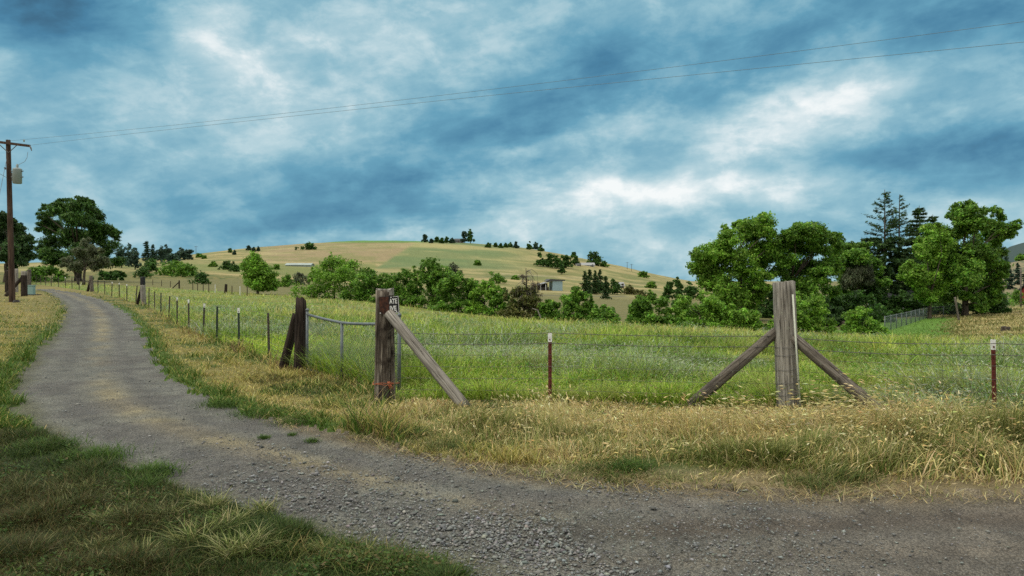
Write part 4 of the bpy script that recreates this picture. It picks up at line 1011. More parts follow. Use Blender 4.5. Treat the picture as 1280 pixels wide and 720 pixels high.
# far fence across the meadow
fp = [(241, 352.5, 'd'), (247, 353, 'd'), (254, 354, 'd'), (261, 355, 'd'), (269, 356, 'w'), (290, 359, 'd'), (213, 350, 'd'), (202, 349.5, 'd'), (191, 349, 'd'), (300, 360, 'w'), (309, 361, 'd')]
for px, tpy, k in fp:
    Y = float(np.interp(px, [191, 224, 282, 310], [98, 84, 66, 62])); b = P(px, Y)
    V, F = log_mesh(.78, .04, .035, sides=8, rings=3, seed=int(px)); m = MB().add(V, F)
    o = m.build('wooden_stake', M['white'] if k == 'w' else M['wood_dark']); o.location = b
    tag(o, 'short white stake in the far meadow fence' if k == 'w' else 'short dark stake in the far meadow fence', 'stake', 'white stakes of the meadow fence' if k == 'w' else 'dark stakes of the meadow fence')
tp = empty('timber_post', P(224, 84), 'far dark corner post with a sloping brace in the meadow fence', 'timber post')
b = P(224, 84); log('post', b, b + Vector((0, 0, .95)), .09, .08, M['wood_dark'], tp, seed=41); log('brace', b + Vector((-.08, 0, .7)), b + Vector((-.85, 0, 0)), .06, .06, M['wood_dark'], tp, sides=8, seed=42)
b = P(282, 66); o = log('timber_post', b, b + Vector((.05, 0, .9)), .14, .11, M['wood_dark'], None, seed=43); tag(o, 'stout dark timber post at the bend of the far meadow fence', 'timber post')

# wire: two barbed strands and field wire along the right fence, field wire along the curve
def strand(path, r, m, sag=.03, barbs=0):
    pts = []
    for (a, b) in zip(path[:-1], path[1:]):
        n = 7
        for k in range(n): 
            q = a.lerp(b, k / n); pts.append(q - Vector((0, 0, sag * 4 * (k / n) * (1 - k / n))))
    pts.append(path[-1]); m.tube(pts, r, 4, False)
    if barbs:
        for a, b in zip(pts[:-1], pts[1:]):
            L = (b - a).length; k = .06
            while k < L:
                c = a.lerp(b, k / L); 
                for q in range(2):
                    u = Vector((RNG.normal(0, .3), RNG.normal(0, .6), RNG.normal(0, 1))).normalized() * .024; m.tube([c - u, c + u], .0022, 3, False)
                k += barbs
fx = [(-1.66, 9.95), (.52, 9.86), (3.44, 9.4)]; fx2 = [(3.76, 9.35), (5.8, 8.6), (9.6, 7.3), (14, 5.6)]
hs = [1.06, .87, .68, .52, .36, .2]
wf = empty('wire_fence', (.52, 9.9, 0), 'two barbed strands over square field wire between sign post and right frame edge', 'wire fence')
def o3(ps, h): return [Vector((x, y, gz(x, y) + h)) - wf.location for x, y in ps]
for h, br in ((.98, .13), (.84, .13)):
    m = MB(); strand(o3(fx, h), .0042, m, .02, br); strand(o3(fx2, h * .97), .0042, m, .03, br); m.build('barbed_wire', M['wire'], wf)
m = MB()
for h in (.68, .52, .36, .2, .06): strand(o3(fx, h), .0022, m, .01); strand(o3(fx2, h), .0022, m, .01)
for ps in (fx, fx2[:3]):
    for (a, b) in zip(ps[:-1], ps[1:]):
        L = math.hypot(b[0] - a[0], b[1] - a[1])
        for k in np.arange(.1, L, .3):
            x = a[0] + (b[0] - a[0]) * k / L; y = a[1] + (b[1] - a[1]) * k / L; z = gz(x, y)
            m.tube([Vector((x, y, z + .06)) - wf.location, Vector((x, y, z + .68)) - wf.location], .0018, 3, False)
o = m.build('field_wire', M['wire'], wf); tag(o, kind='stuff')
wf = empty('wire_fence', P(336, 15.3), 'grey field wire strung along the posts of the curving fence', 'wire fence')
m = MB(); ps = [(-4.1 - .1, 13.75)] + FENCE_L[1:]
for h in (.98, .8, .65, .5, .37, .25, .14): strand(o3(ps, h), .0028, m, .01)
for (a, b) in zip(ps[:10], ps[1:11]):
    L = math.hypot(b[0] - a[0], b[1] - a[1])
    for k in np.arange(.1, L, .3):
        x = a[0] + (b[0] - a[0]) * k / L; y = a[1] + (b[1] - a[1]) * k / L; z = gz(x, y)
        m.tube([Vector((x, y, z + .14)) - wf.location, Vector((x, y, z + .8)) - wf.location], .0022, 3, False)
tag(m.build('field_wire', M['wire'], wf), kind='stuff')

# utility pole with transformer
Yp = 42.0; up = empty('utility_pole', P(15.5, Yp), 'tall brown wooden utility pole with crossarm and grey transformer at the far left', 'utility pole')
top = at(10.3, 175, Yp); ft = P(15.5, Yp) - Vector((0, 0, .3))
log('pole', ft, top, .17, .12, M['pole_wood'], up, sides=16, rings=30, rough=.015, seed=51)
def ul(px, py, dy=0): return rel(up, at(px, py, Yp + dy))
a0, a1 = ul(-18, 175.5, -.16), ul(37.5, 182.5, -.16); d_ = (a1 - a0); L = d_.length; q = d_.to_track_quat('X', 'Z').to_matrix()
MB().box((a0 + a1) / 2, (L, .10, .14), M=q).build('crossarm', M['pole_wood'], up)
for sx in (-1, 1): MB().tube([ul(10.6, 191, -.15), ul(10.6 + sx * 11, 181, -.18)], .025, 6).build('crossarm_brace', M['wire'], up)
tr = MB(); c = ul(21.6, 229.5, -.35)
tr.tube([c, c + Vector((0, 0, .02)), c + Vector((0, 0, .80)), c + Vector((0, 0, .84)), c + Vector((0, 0, .9))], [.20, .235, .235, .245, .16], 20)
tro = tr.build('transformer', M['transf'], up, True)
for (dx, dz, L2) in ((.26, .72, .12), (.26, .38, .14), (-.27, .72, .16), (-.27, .38, .2)):
    MB().tube([c + Vector((dx * .85, 0, dz)), c + Vector((dx + .08 * np.sign(dx), 0, dz))], .035, 8).build('lug', M['galv'], tro)
MB().tube([c + Vector((0, 0, .88 + .05 * k)) for k in range(6)], [.06, .075, .055, .075, .055, .04], 10).build('bushing', M['transf'], tro)
MB().box(c + Vector((-.3, .12, .4)), (.14, .1, .5)).build('bracket', M['galv'], tro)
MB().tube([ul(37.2, 182, -.2), ul(38.5, 185, -.25), ul(39.6, 188.5, -.3)], [.03, .045, .02], 8).build('fuse_cutout', M['wire'], up)
MB().tube([ul(34.8, 190, -.2), ul(34.0, 196.5, -.25), ul(31, 202, -.3), ul(26, 204.5, -.33), ul(23, 206, -.35)], .012, 5).build('jumper_lead', M['cable'], up)
for px in (-10, 30): MB().tube([ul(px, 177.5, -.16) + Vector((0, 0, .0 + .05 * k)) for k in range(4)], [.02, .045, .05, .02], 8).build('insulator', M['transf'], up)
MB().tube([ul(8.3, 199, -.2), ul(4.5, 218, -.5), ul(-1, 245, -1.0), ul(-8, 280, -1.6)], .012, 5).build('service_wire', M['cable'], up)
MB().tube([ul(8.5, 222, -.2), ul(3, 219, -.4), ul(-8, 213, -.8)], .012, 5).build('service_wire', M['cable'], up)
MB().tube([ul(6.0, 209.3, -.3), ul(6.8, 211.6, -.3)], .05, 6).build('insulator', M['dark_in'], up)
m = MB(); bb = P(19.5, Yp); 
tag(MB().add(*log_mesh(.14, .22, .12, sides=9, rings=3, rough=.2, seed=77)).build('rock', M['dark_in'], loc=P(20, Yp - .4)), 'small dark rock at the foot of the utility pole', 'rock')
for i, (p0, mid, p1, lb) in enumerate(((at(12, 176, Yp), 107, at(1280, 27, 20.5), 'upper of the two thin power lines crossing the sky'), (at(37.5, 181.5, Yp), 116, at(1280, 52.5, 19.2), 'lower of the two thin power lines crossing the sky'))):
    # hang it so that it droops a little between this pole and one far off to the right
    e = p0 + (p1 - p0) * 1.45; pts = []
    for k in range(61):
        s = k / 60 * 1.45; q = p0 + (p1 - p0) * s; dr = 4 * (s / 1.45) * (1 - s / 1.45)
        tgt = .29; ss = .0
        pts.append(q)
    # sag solved at the middle of the frame, taken out again at the far end
    sm = (640 - 12) / 1; k0 = min(range(61), key=lambda k: abs(pts[k].x)); pm = pts[k0]; want = CAMZ + (HZ - mid) / FPX * pm.y
    sv = pm.z - want; s0 = k0 / 60 * 1.45
    out = [Vector((q.x, q.y, q.z - sv * (s * (1 - s)) / (s0 * (1 - s0)) if (s := k / 60 * 1.45) is not None else 0)) for k, q in enumerate(pts)]
    tag(MB().tube(out, .0065, 5, False).build('power_line', M['cable']), lb, 'power line', 'power lines crossing the sky')
# ------------------------------------------------------------------ trees and shrubs
GREENS = {
    'fresh': [(.145, .30, .028), (.185, .355, .036), (.10, .225, .02), (.24, .40, .06)],
    'mid': [(.10, .22, .024), (.135, .275, .03), (.07, .17, .019), (.18, .32, .045)],
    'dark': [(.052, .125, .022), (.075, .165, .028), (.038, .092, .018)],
    'deep': [(.045, .092, .026), (.062, .12, .032), (.032, .072, .021)],
    'grey': [(.10, .125, .065), (.075, .095, .05), (.13, .15, .085)],
    'olive': [(.11, .125, .03), (.085, .105, .025), (.15, .15, .05)],
    'blue': [(.045, .09, .058), (.065, .115, .07), (.034, .07, .048)],
    'brown': [(.10, .075, .05), (.13, .10, .07), (.07, .055, .04)]}
def crown_mesh(name, blobs, n, size, cols, parent, aspect=.5, droop=0.0, sub=14, flat=.85, sprig=0, up=.55):
    """blobs: (centre, radius); each splits into leaf clumps, and leaves gather towards the clump skins"""
    B = np.array([[*c, r] for c, r in blobs]); wts = B[:, 3] ** 2; wts /= wts.sum()
    cen = []; rad = []
    for (x, y, z, r), q in zip(B, wts):
        d = RNG.normal(0, 1, (sub, 3)); d /= np.linalg.norm(d, axis=1)[:, None]
        d *= (RNG.uniform(.35, 1.0, (sub, 1))) * r; d[:, 2] *= flat
        cen.append(np.array([x, y, z]) + d); rad.append(np.full(sub, r) * RNG.uniform(.30, .62, sub))
    cen = np.concatenate(cen); rad = np.concatenate(rad); wq = rad ** 2; wq /= wq.sum()
    k = RNG.choice(len(cen), n, p=wq)
    d = RNG.normal(0, 1, (n, 3)); d /= np.linalg.norm(d, axis=1)[:, None]
    u = RNG.uniform(0, 1, n) ** .45
    p = cen[k] + d * (rad[k] * u * RNG.normal(1, .16, n))[:, None] * np.array([1, 1, .75])
    nrm = d * .7 + RNG.normal(0, .55, (n, 3)); nrm[:, 2] += up; nrm /= np.linalg.norm(nrm, axis=1)[:, None]
    s = size * RNG.uniform(.45, 1.45, n)
    lg = None
    if droop:
        lg = d.copy(); lg[:, 2] = -droop + RNG.normal(0, .3, n); lg += RNG.normal(0, .3, (n, 3))
    V, Q = leaf_quads(p, nrm, s, aspect, lg)
    clump = RNG.normal(1, .24, len(cen)).clip(.5, 1.7)
    c = pal(n, GREENS[cols] if isinstance(cols, str) else cols, [1] * len(GREENS[cols] if isinstance(cols, str) else cols), .16) * clump[k][:, None]
    V = V - np.array(parent.location)
    return np_mesh(name, V, quads=Q, col=np.repeat(np.clip(c, .004, 1), 4, 0), mat=M['leaf'], parent=parent)

def limbs(name, base, fork, blobs, r0, mat, parent, every=1, rmin=.02, lean=None):
    m = MB(); base = Vector(base); fork = Vector(fork)
    pts = [base + (fork - base) * k / 5 + Vector((RNG.normal(0, r0 * .12), RNG.normal(0, r0 * .12), 0)) * (0 < k < 5) for k in range(6)]
    m.tube(pts, [r0 * (1.25 if k == 0 else 1 - .07 * k) for k in range(6)], 9)
    for c, r in blobs[::every]:
        c = Vector(c); t_ = min(1, max(.35, (c.z - base.z) / max(.1, (fork.z - base.z)) * .55)); s = base.lerp(fork, t_)
        md = s.lerp(c, .5) + Vector((0, 0, .10 * (c - s).length)) + Vector((RNG.normal(0, .08), RNG.normal(0, .08), 0)) * (c - s).length
        R = max(rmin, r0 * .3); m.tube([s, s.lerp(md, .55), md, c], [R, R * .8, R * .6, R * .22], 6)
    m.v = [tuple(Vector(v) - parent.location) for v in m.v]
    return m.build(name, mat, parent, True)

def pblobs(lst, ox, oy, sc, Y, depth, seed=0):     # lobes measured in the picture, given their own places in depth
    rg = np.random.default_rng(seed); out = []
    cx = np.mean([a for a, b, c in lst]); w = max(abs(a - cx) for a, b, c in lst) + 1
    for a, b, r in lst:
        dd = depth * math.sqrt(max(.1, 1 - ((a - cx) / w) ** 2)); yy = Y + rg.uniform(-dd, dd)
        q = at(ox + a / sc, oy + b / sc, yy); out.append((tuple(q), r / sc / FPX * Y))
    return out

def big_tree(name, label, cat, lst, ox, oy, sc, Y, trunk_px, fork_py, r0, n, size, cols, depth, seed, bark='bark', fill=1.4, **k):
    n = int(n * 2.5); size *= .68
    o = empty(name, P(trunk_px, Y), label, cat); bl = pblobs(lst, ox, oy, sc, Y, depth, seed)
    b = P(trunk_px, Y) - Vector((0, 0, .3)); f = at(trunk_px, fork_py, Y); rg = np.random.default_rng(seed + 50); main = list(bl)
    for i in range(int(len(main) * fill)):                # fill between neighbouring lobes so that the crown closes
        (a, ra) = main[rg.integers(len(main))]; near = sorted(main, key=lambda q: (q[0][0] - a[0]) ** 2 + (q[0][2] - a[2]) ** 2)[1:5]
        (c, rc) = near[rg.integers(len(near))]; w_ = rg.uniform(.3, .7)
        bl.append((tuple(a[j] * (1 - w_) + c[j] * w_ + (rg.uniform(-.35, .35) * ra if j == 1 else 0) for j in range(3)), (ra + rc) * .42))
    limbs('trunk', b, f, main[::2], r0, M[bark], o); crown_mesh('crown', bl, n, size, cols, o, **k); return o

LA = [(420, 300, 46), (300, 600, 50), (190, 590, 46), (390, 380, 44), (400, 480, 44), (380, 190, 60), (330, 235, 66), (240, 262, 62), (180, 292, 60), (112, 335, 55), (85, 392, 45), (180, 380, 66), (275, 360, 62), (345, 330, 50), (405, 235, 48), (140, 465, 62), (230, 460, 70), (330, 440, 60), (270, 540, 66), (200, 540, 56), (345, 520, 50), (58, 400, 24), (212, 208, 24), (392, 152, 22), (285, 185, 24), (80, 310, 20)]
big_tree('walnut_tree', 'tallest rounded leafy tree left of the corner post, its crown stepping down leftward', 'tree', LA, 850, 230, 3.79, 70, 925, 345, .32, 30000, .19, 'fresh', 3.2, 1)
LB = [(470, 330, 50), (500, 360, 50), (560, 560, 50), (650, 560, 46), (480, 540, 44), (710, 500, 40), (545, 232, 52), (620, 222, 52), (665, 290, 56), (570, 310, 66), (480, 285, 56), (440, 335, 46), (732, 262, 40), (742, 312, 36), (705, 372, 46), (620, 400, 66), (520, 400, 66), (440, 425, 50), (600, 480, 62), (672, 420, 46), (745, 395, 30), (520, 470, 60), (640, 195, 22), (560, 195, 20), (700, 235, 18), (755, 240, 18)]
big_tree('walnut_tree', 'round dark green leafy tree directly behind the corner post, right of the tallest leafy one', 'tree', LB, 850, 230, 3.79, 71, 990, 350, .32, 28000, .19, 'mid', 3.2, 2)
LD = [(570, 130, 52), (520, 112, 28), (645, 122, 30), (702, 132, 26), (610, 180, 50), (560, 200, 52), (480, 240, 46), (575, 90, 20), (500, 150, 30), (660, 190, 40), (720, 205, 32), (780, 200, 28), (802, 182, 18), (762, 240, 30), (690, 280, 44), (650, 240, 44), (650, 340, 66), (720, 325, 34), (600, 320, 60), (520, 320, 60), (560, 420, 76), (660, 430, 70), (730, 395, 34), (480, 400, 60), (600, 515, 60), (680, 535, 50), (700, 470, 46), (490, 490, 55), (640, 580, 30), (450, 540, 36)]
big_tree('walnut_tree', 'largest spreading tree at the right with open upper boughs, beside the dry mown slope', 'tree', LD, 1060, 230, 3.79, 80, 1206, 350, .36, 36000, .22, 'mid', 3.6, 3)
LE = [(400, 225, 50), (445, 270, 60), (375, 280, 44), (350, 325, 40), (420, 330, 50), (285, 380, 30), (268, 430, 30), (330, 420, 46), (400, 420, 60), (330, 480, 46), (420, 490, 50), (370, 540, 36), (430, 200, 24), (300, 440, 40)]
big_tree('maple_tree', 'brighter yellowish green tree against the left side of the largest spreading tree', 'tree', LE, 1060, 230, 3.79, 77, 1162, 372, .22, 18000, .2, 'fresh', 2.6, 4)
LC = [(120, 400, 50), (100, 480, 50), (150, 470, 44), (-40, 300, 40), (-60, 400, 50), (40, 300, 36), (80, 305, 32), (15, 330, 36), (60, 350, 44), (100, 345, 20), (0, 300, 24), (-20, 350, 40), (20, 400, 50), (60, 480, 60), (-10, 450, 50)]
big_tree('ash_tree', 'middling leafy tree between the round dark tree and the bare topped spruces', 'tree', LC, 1060, 230, 3.79, 84, 1072, 355, .2, 19000, .2, 'mid', 2.5, 5)
LW = [(40, 400, 40), (75, 410, 40), (20, 440, 45), (60, 450, 45), (90, 450, 36), (0, 470, 36), (100, 400, 20)]
big_tree('willow_tree', 'grey green drooping tree in front of the spruces', 'tree', LW, 1060, 230, 3.79, 82, 1072, 362, .14, 7000, .22, 'grey', 1.6, 6, droop=1.6, aspect=.25)

LL = [(500, 105, 50), (430, 118, 50), (560, 118, 46), (345, 140, 46), (285, 165, 30), (620, 175, 54), (450, 185, 72), (350, 225, 72), (540, 225, 72), (285, 265, 45), (650, 255, 54), (705, 268, 40), (748, 288, 26), (600, 315, 72), (470, 305, 80), (335, 335, 72), (270, 380, 50), (700, 365, 62), (765, 465, 44), (720, 480, 54), (350, 425, 62), (275, 440, 40), (650, 440, 54), (520, 420, 74), (500, 60, 18), (545, 68, 18), (380, 80, 20), (285, 110, 16), (450, 75, 18), (590, 85, 18), (400, 465, 50), (560, 480, 54), (640, 490, 50), (330, 470, 50), (460, 480, 54), (750, 330, 20), (255, 230, 22), (240, 165, 14)]
big_tree('cedar_tree', 'big dark spreading tree with feathery drooping boughs on the left', 'tree', LL, 0, 235, 5.14, 110, 98, 320, .55, 34000, .34, [(.05, .12, .022), (.07, .15, .027), (.095, .185, .033), (.032, .085, .017)], 6, 7, droop=.45, aspect=.3, flat=.5, sub=13, fill=2.4)
LF = [(20, 225, 50), (30, 300, 54), (-40, 200, 60), (-60, 300, 70), (130, 275, 40), (160, 330, 42), (110, 345, 52), (190, 368, 36), (60, 400, 60), (150, 420, 52), (200, 440, 30), (20, 450, 50), (120, 475, 46), (30, 172, 18), (125, 235, 16), (-60, 420, 70)]
big_tree('oak_tree', 'dark leafy tree behind the utility pole at the left frame edge', 'tree', LF, 0, 235, 5.14, 92, 8, 330, .4, 17000, .26, 'deep', 4, 8)
LG = [(550, 362, 34), (500, 412, 50), (600, 412, 50), (442, 465, 38), (660, 465, 40), (550, 470, 54), (620, 495, 46), (695, 488, 24), (405, 495, 20), (480, 510, 40), (570, 330, 18), (650, 400, 24)]
o = empty('apple_tree', P(101, 86), 'small grey green orchard tree with two leaning stems before the big dark tree', 'tree'); bl = pblobs(LG, 0, 235, 5.14, 86, 2.2, 9)
limbs('trunk', at(104.5, 356, 86), at(106, 334, 86), bl[:6], .17, M['bark'], o); limbs('trunk', at(98, 356, 86.3), at(92, 336, 86.3), bl[6:10], .13, M['bark'], o)
crown_mesh('crown', bl, 14000, .14, [(.12, .15, .07), (.09, .115, .055), (.16, .18, .10)], o, aspect=.3, droop=.5)

# spruces, the tall ones half bare
def conifer(name, label, base, H, R, cols, group=None, cat='tree', dense=1.0, top_bare=0, droop=.35, leaf=.30, whorl=.42, lean=0, trunk_r=None):
    o = empty(name, base, label, cat, group); base = Vector(base)
    tr = trunk_r or H * .014
    m = MB(); m.tube([(lean * k / 8 * H, 0, k / 8 * H - .2 * (k == 0)) for k in range(9)], [tr * (1 - .11 * k) + .01 for k in range(9)], 7)
    P_, N_, L_, S_ = [], [], [], []
    z = H * .07
    while z < H * .985:
        f = z / H; Lb = R * (1 - f) ** .75 * RNG.uniform(.65, 1.15) + .12
        nb = 6 if f < .7 else 5
        sparse = top_bare and f > 1 - top_bare
        for q in range(nb):
            if sparse and RNG.uniform() < .25: continue
            a = RNG.uniform(0, 6.283); l = Lb * RNG.uniform(.6, 1.15) * (1.25 if sparse else 1); dr = droop * (1.1 - f)
            d = np.array([math.cos(a), math.sin(a), 0]); n = max(4, int(l / (leaf * .34) * dense * (.9 if sparse else 2.0)))
            s = RNG.uniform(.12, 1, n) ** .8
            p = np.array([lean * z, 0, z]) + d * (l * s)[:, None]; p[:, 2] += l * (.22 * s - dr * 1.25 * s ** 2 + (.25 * s ** 2 if sparse else 0)) ; p += RNG.normal(0, .055 * leaf / .3 + .02 * l, (n, 3))
            P_.append(p); lg = d + RNG.normal(0, .55, (n, 3)); lg[:, 2] -= .35; L_.append(lg)
            nn = RNG.normal(0, .5, (n, 3)); nn[:, 2] += .8; N_.append(nn / np.linalg.norm(nn, axis=1)[:, None])
            S_.append(leaf * RNG.uniform(.5, 1.15, n) * (.75 if sparse else 1))
            if top_bare or H > 9:
                m.tube([(lean * z, 0, z), (lean * z + d[0] * l * .5, d[1] * l * .5, z + l * (.11 - dr * .31)), (lean * z + d[0] * l, d[1] * l, z + l * (.22 - dr * 1.25 + (.25 if sparse else 0)))], [.028, .02, .006], 4, False)
        z += whorl * RNG.uniform(.7, 1.3) * (1 + .25 * (1 - f))
    m.build('trunk', M['bark'], o, True)
    p = np.concatenate(P_); V, Q = leaf_quads(p, np.concatenate(N_), np.concatenate(S_), .34, np.concatenate(L_))
    c = pal(len(p), GREENS[cols], [1] * len(GREENS[cols]), .2)
    np_mesh('crown', V, quads=Q, col=np.repeat(c, 4, 0), mat=M['leaf'], parent=o); return o
def top_h(px, top, Y): return at(px, top, Y).z - P(px, Y).z
conifer('spruce_tree', 'tallest dark spruce with bare feathery top at the right', P(1106, 92), top_h(1106, 237, 92), 4.6, 'deep', top_bare=.38, dense=2.4, whorl=.36)
conifer('spruce_tree', 'thin bare topped spruce touching the right side of the tallest one', P(1123, 94), top_h(1122, 243, 94), 3.8, 'deep', top_bare=.50, dense=1.7, whorl=.42, lean=.01)
conifer('spruce_tree', 'shorter dense spruce right of the bare topped pair', P(1149, 97), top_h(1149, 257, 97), 4.8, 'deep', dense=2.2)
conifer('spruce_tree', 'half hidden spruce tip rising between the short spruce and the largest tree', P(1166, 99), top_h(1166, 268, 99), 4.8, 'deep', dense=2.2)

def shrub(label, px, w, top, Y, cols, n=6000, size=.12, seed=0, spiky=0, name='shrub', group=None, base=None, cat='shrub', stems=True, blob=None, zoff=0, **k):
    b = P(px, Y); H = top_h(px, top, Y); W = w / 2 / FPX * Y; rg = np.random.default_rng(seed + int(px * 7))
    o = empty(name, b, label, cat, group); bl = []
    nb = blob or 15
    for i in range(nb):
        a = rg.uniform(0, 6.283); rr = W * math.sqrt(rg.uniform(0, 1)) * .72; f = rr / W
        z = H * (.16 + .66 * rg.uniform(0, 1) ** .8 * math.sqrt(max(.05, 1 - f * f * .9))); r = min(W, H) * rg.uniform(.20, .36)
        bl.append(((b.x + rr * math.cos(a), b.y + rr * math.sin(a), b.z + z), r))
    bl.append(((b.x + rg.uniform(-.1, .1) * W, b.y, b.z + H * .80), H * .17))
    for i in range(5): bl.append(((b.x + (i / 4 - .5) * 1.6 * W, b.y - .5 * W, b.z + H * .14), min(H * .2, W * .3)))
    for i in range(spiky):
        x = rg.uniform(-.8, .8) * W; z = H * rg.uniform(.72, 1.02) * (1 - .3 * abs(x) / W)
        for q in range(4): bl.append(((b.x + x + .06 * q * (1 if x > 0 else -1) * H * .25, b.y + rg.uniform(-.3, .3) * W, b.z + z - H * .07 * q), H * (.035 + .012 * q)))
    if stems: limbs('stem', b - Vector((0, 0, .1)), b + Vector((0, 0, H * .35)), bl[:9], max(.04, H * .018), M['bark'], o)
    crown_mesh('foliage', bl, n, size, cols, o, **k); return o
HG = 'hedgerow shrubs along the field edge'
for a in ((418, 84, 311, 60, 'fresh', 9000, 5, 'tall bushy shrub with a raised crown at the left end of the hedgerow'), (462, 64, 331, 58, 'mid', 7000, 3, 'rounded shrub second from the left end of the hedgerow'),
          (502, 66, 332, 55.5, 'mid', 7500, 3, 'dense shrub behind the top of the sign post'), (540, 58, 317, 54.5, 'mid', 8000, 6, 'tallest twin topped dark shrub right of the sign post'),
          (573, 66, 334, 52, 'mid', 8000, 3, 'broad dark shrub right of the twin topped one'), (606, 46, 346, 50.5, 'fresh', 5000, 6, 'shaggy shrub with loose arching shoots mid hedgerow'),
          (630, 40, 358, 50, 'mid', 4000, 2, 'low dark shrub left of the dead snag'), (654, 56, 352, 48.8, 'olive', 5000, 2, 'olive brown shrub under the dead snag'),
          (688, 40, 372, 48, 'mid', 3500, 3, 'low dark shrub right of the dead snag'), (722, 52, 358, 47, 'mid', 5500, 2, 'rounded shrub left of the gap in the hedgerow'), (752, 46, 379, 46.6, 'mid', 3500, 1, 'low tapering shrub beside the gap in the hedgerow'),
          (812, 62, 361, 46, 'mid', 6500, 2, 'shrub right of the gap in the hedgerow'), (843, 40, 380, 46, 'fresh', 3000, 1, 'small low bright shrub right of the gap'),
          (876, 78, 361, 47.5, 'fresh', 9000, 1, 'wide light green bush below the tall rounded tree'), (912, 60, 377, 46.5, 'fresh', 5500, 1, 'low light green bush left of the corner post'), (943, 40, 386, 46, 'fresh', 3500, 1, 'small round bush nearest the left side of the corner post'),
          (993, 84, 359, 48, 'fresh', 9500, 2, 'large rounded bush right behind the corner post'), (1078, 50, 379, 51, 'fresh', 6000, 1, 'solitary round bush at the edge of the green lawn')):
    shrub(a[7], a[0], a[1], a[2], a[3], a[4], int(a[5] * 1.7), .088, 3, a[6], group=HG)
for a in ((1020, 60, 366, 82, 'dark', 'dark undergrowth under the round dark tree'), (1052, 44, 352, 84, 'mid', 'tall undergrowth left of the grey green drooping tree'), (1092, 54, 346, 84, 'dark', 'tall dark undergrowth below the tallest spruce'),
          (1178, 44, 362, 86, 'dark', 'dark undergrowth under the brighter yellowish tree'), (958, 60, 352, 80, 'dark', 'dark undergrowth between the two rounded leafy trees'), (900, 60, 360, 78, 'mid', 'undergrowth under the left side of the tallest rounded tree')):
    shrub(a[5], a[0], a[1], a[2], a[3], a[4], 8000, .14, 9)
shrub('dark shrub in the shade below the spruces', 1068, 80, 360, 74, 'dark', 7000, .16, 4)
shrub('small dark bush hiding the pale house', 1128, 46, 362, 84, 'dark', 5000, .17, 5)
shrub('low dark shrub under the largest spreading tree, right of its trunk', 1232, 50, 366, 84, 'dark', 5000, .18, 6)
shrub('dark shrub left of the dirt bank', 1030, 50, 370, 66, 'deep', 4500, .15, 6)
shrub('low shrub below the big dark tree at the left', 55, 60, 331, 100, 'mid', 4000, .22, 7)
shrub('low grey shrubbery right of the big dark tree', 140, 44, 338, 125, 'dark', 3500, .3, 8)
# the single tree in the meadow: two rounded lobes
LS = [(318, 322, 9), (312, 328, 10), (306, 333, 8), (323, 330, 9), (328, 338, 10), (335, 345, 10), (340, 352, 8), (322, 345, 12), (315, 350, 10), (330, 356, 12), (320, 358, 9), (343, 359, 6), (312, 340, 9)]
big_tree('meadow_tree', 'lone bright green tree leaning right in the meadow behind the curving fence', 'tree', LS, 0, 0, 1, 70, 322, 352, .14, 9000, .15, 'fresh', 1.6, 12)

# the dead snag in the hedgerow
dt = empty('dead_snag', P(660, 48.5), 'bare dead snag with brown hanging twigs above the olive shrub', 'dead tree'); b = dt.location
m = MB(); H = top_h(658, 335, 48.5); m.tube([(0, 0, -.1), (-.05, 0, H * .4), (-.12, 0, H * .75), (-.14, 0, H)], [.09, .07, .045, .02], 7); m.build('trunk', M['bark'], dt, True)
m = MB()
for k in range(26):
    z = H * RNG.uniform(.4, .95); a = RNG.uniform(-1.2, 1.2); l = RNG.uniform(.3, .9); x = math.cos(a) * l * (1 if RNG.uniform() < .7 else -1); y = math.sin(a) * l
    m.tube([(-.1, 0, z), (x * .5 - .1, y * .5, z + .12), (x - .1, y, z - .15), (x * 1.1 - .1, y, z - RNG.uniform(.3, 1.1))], [.022, .016, .012, .004], 4, False)
m.build('twigs', M['bark_grey'], dt)
crown_mesh('hanging_leaves', [((b.x + .45, b.y, b.z + H * .62), .5), ((b.x + .62, b.y, b.z + H * .42), .45), ((b.x - .3, b.y, b.z + H * .8), .3)], 1500, .06, 'brown', dt, droop=1.5, aspect=.25)
m = MB(); a = P(665, 46.3); m.tube([a + Vector((0, 0, .75)), a + Vector((.35, 0, .62)), a + Vector((.52, 0, .25)), a + Vector((.62, -.1, -.05))], [.03, .045, .05, .05], 7)
tag(m.build('fallen_branch', M['bark_grey'], smooth=True), 'pale bare branch hooked over the grass under the olive shrub', 'branch')

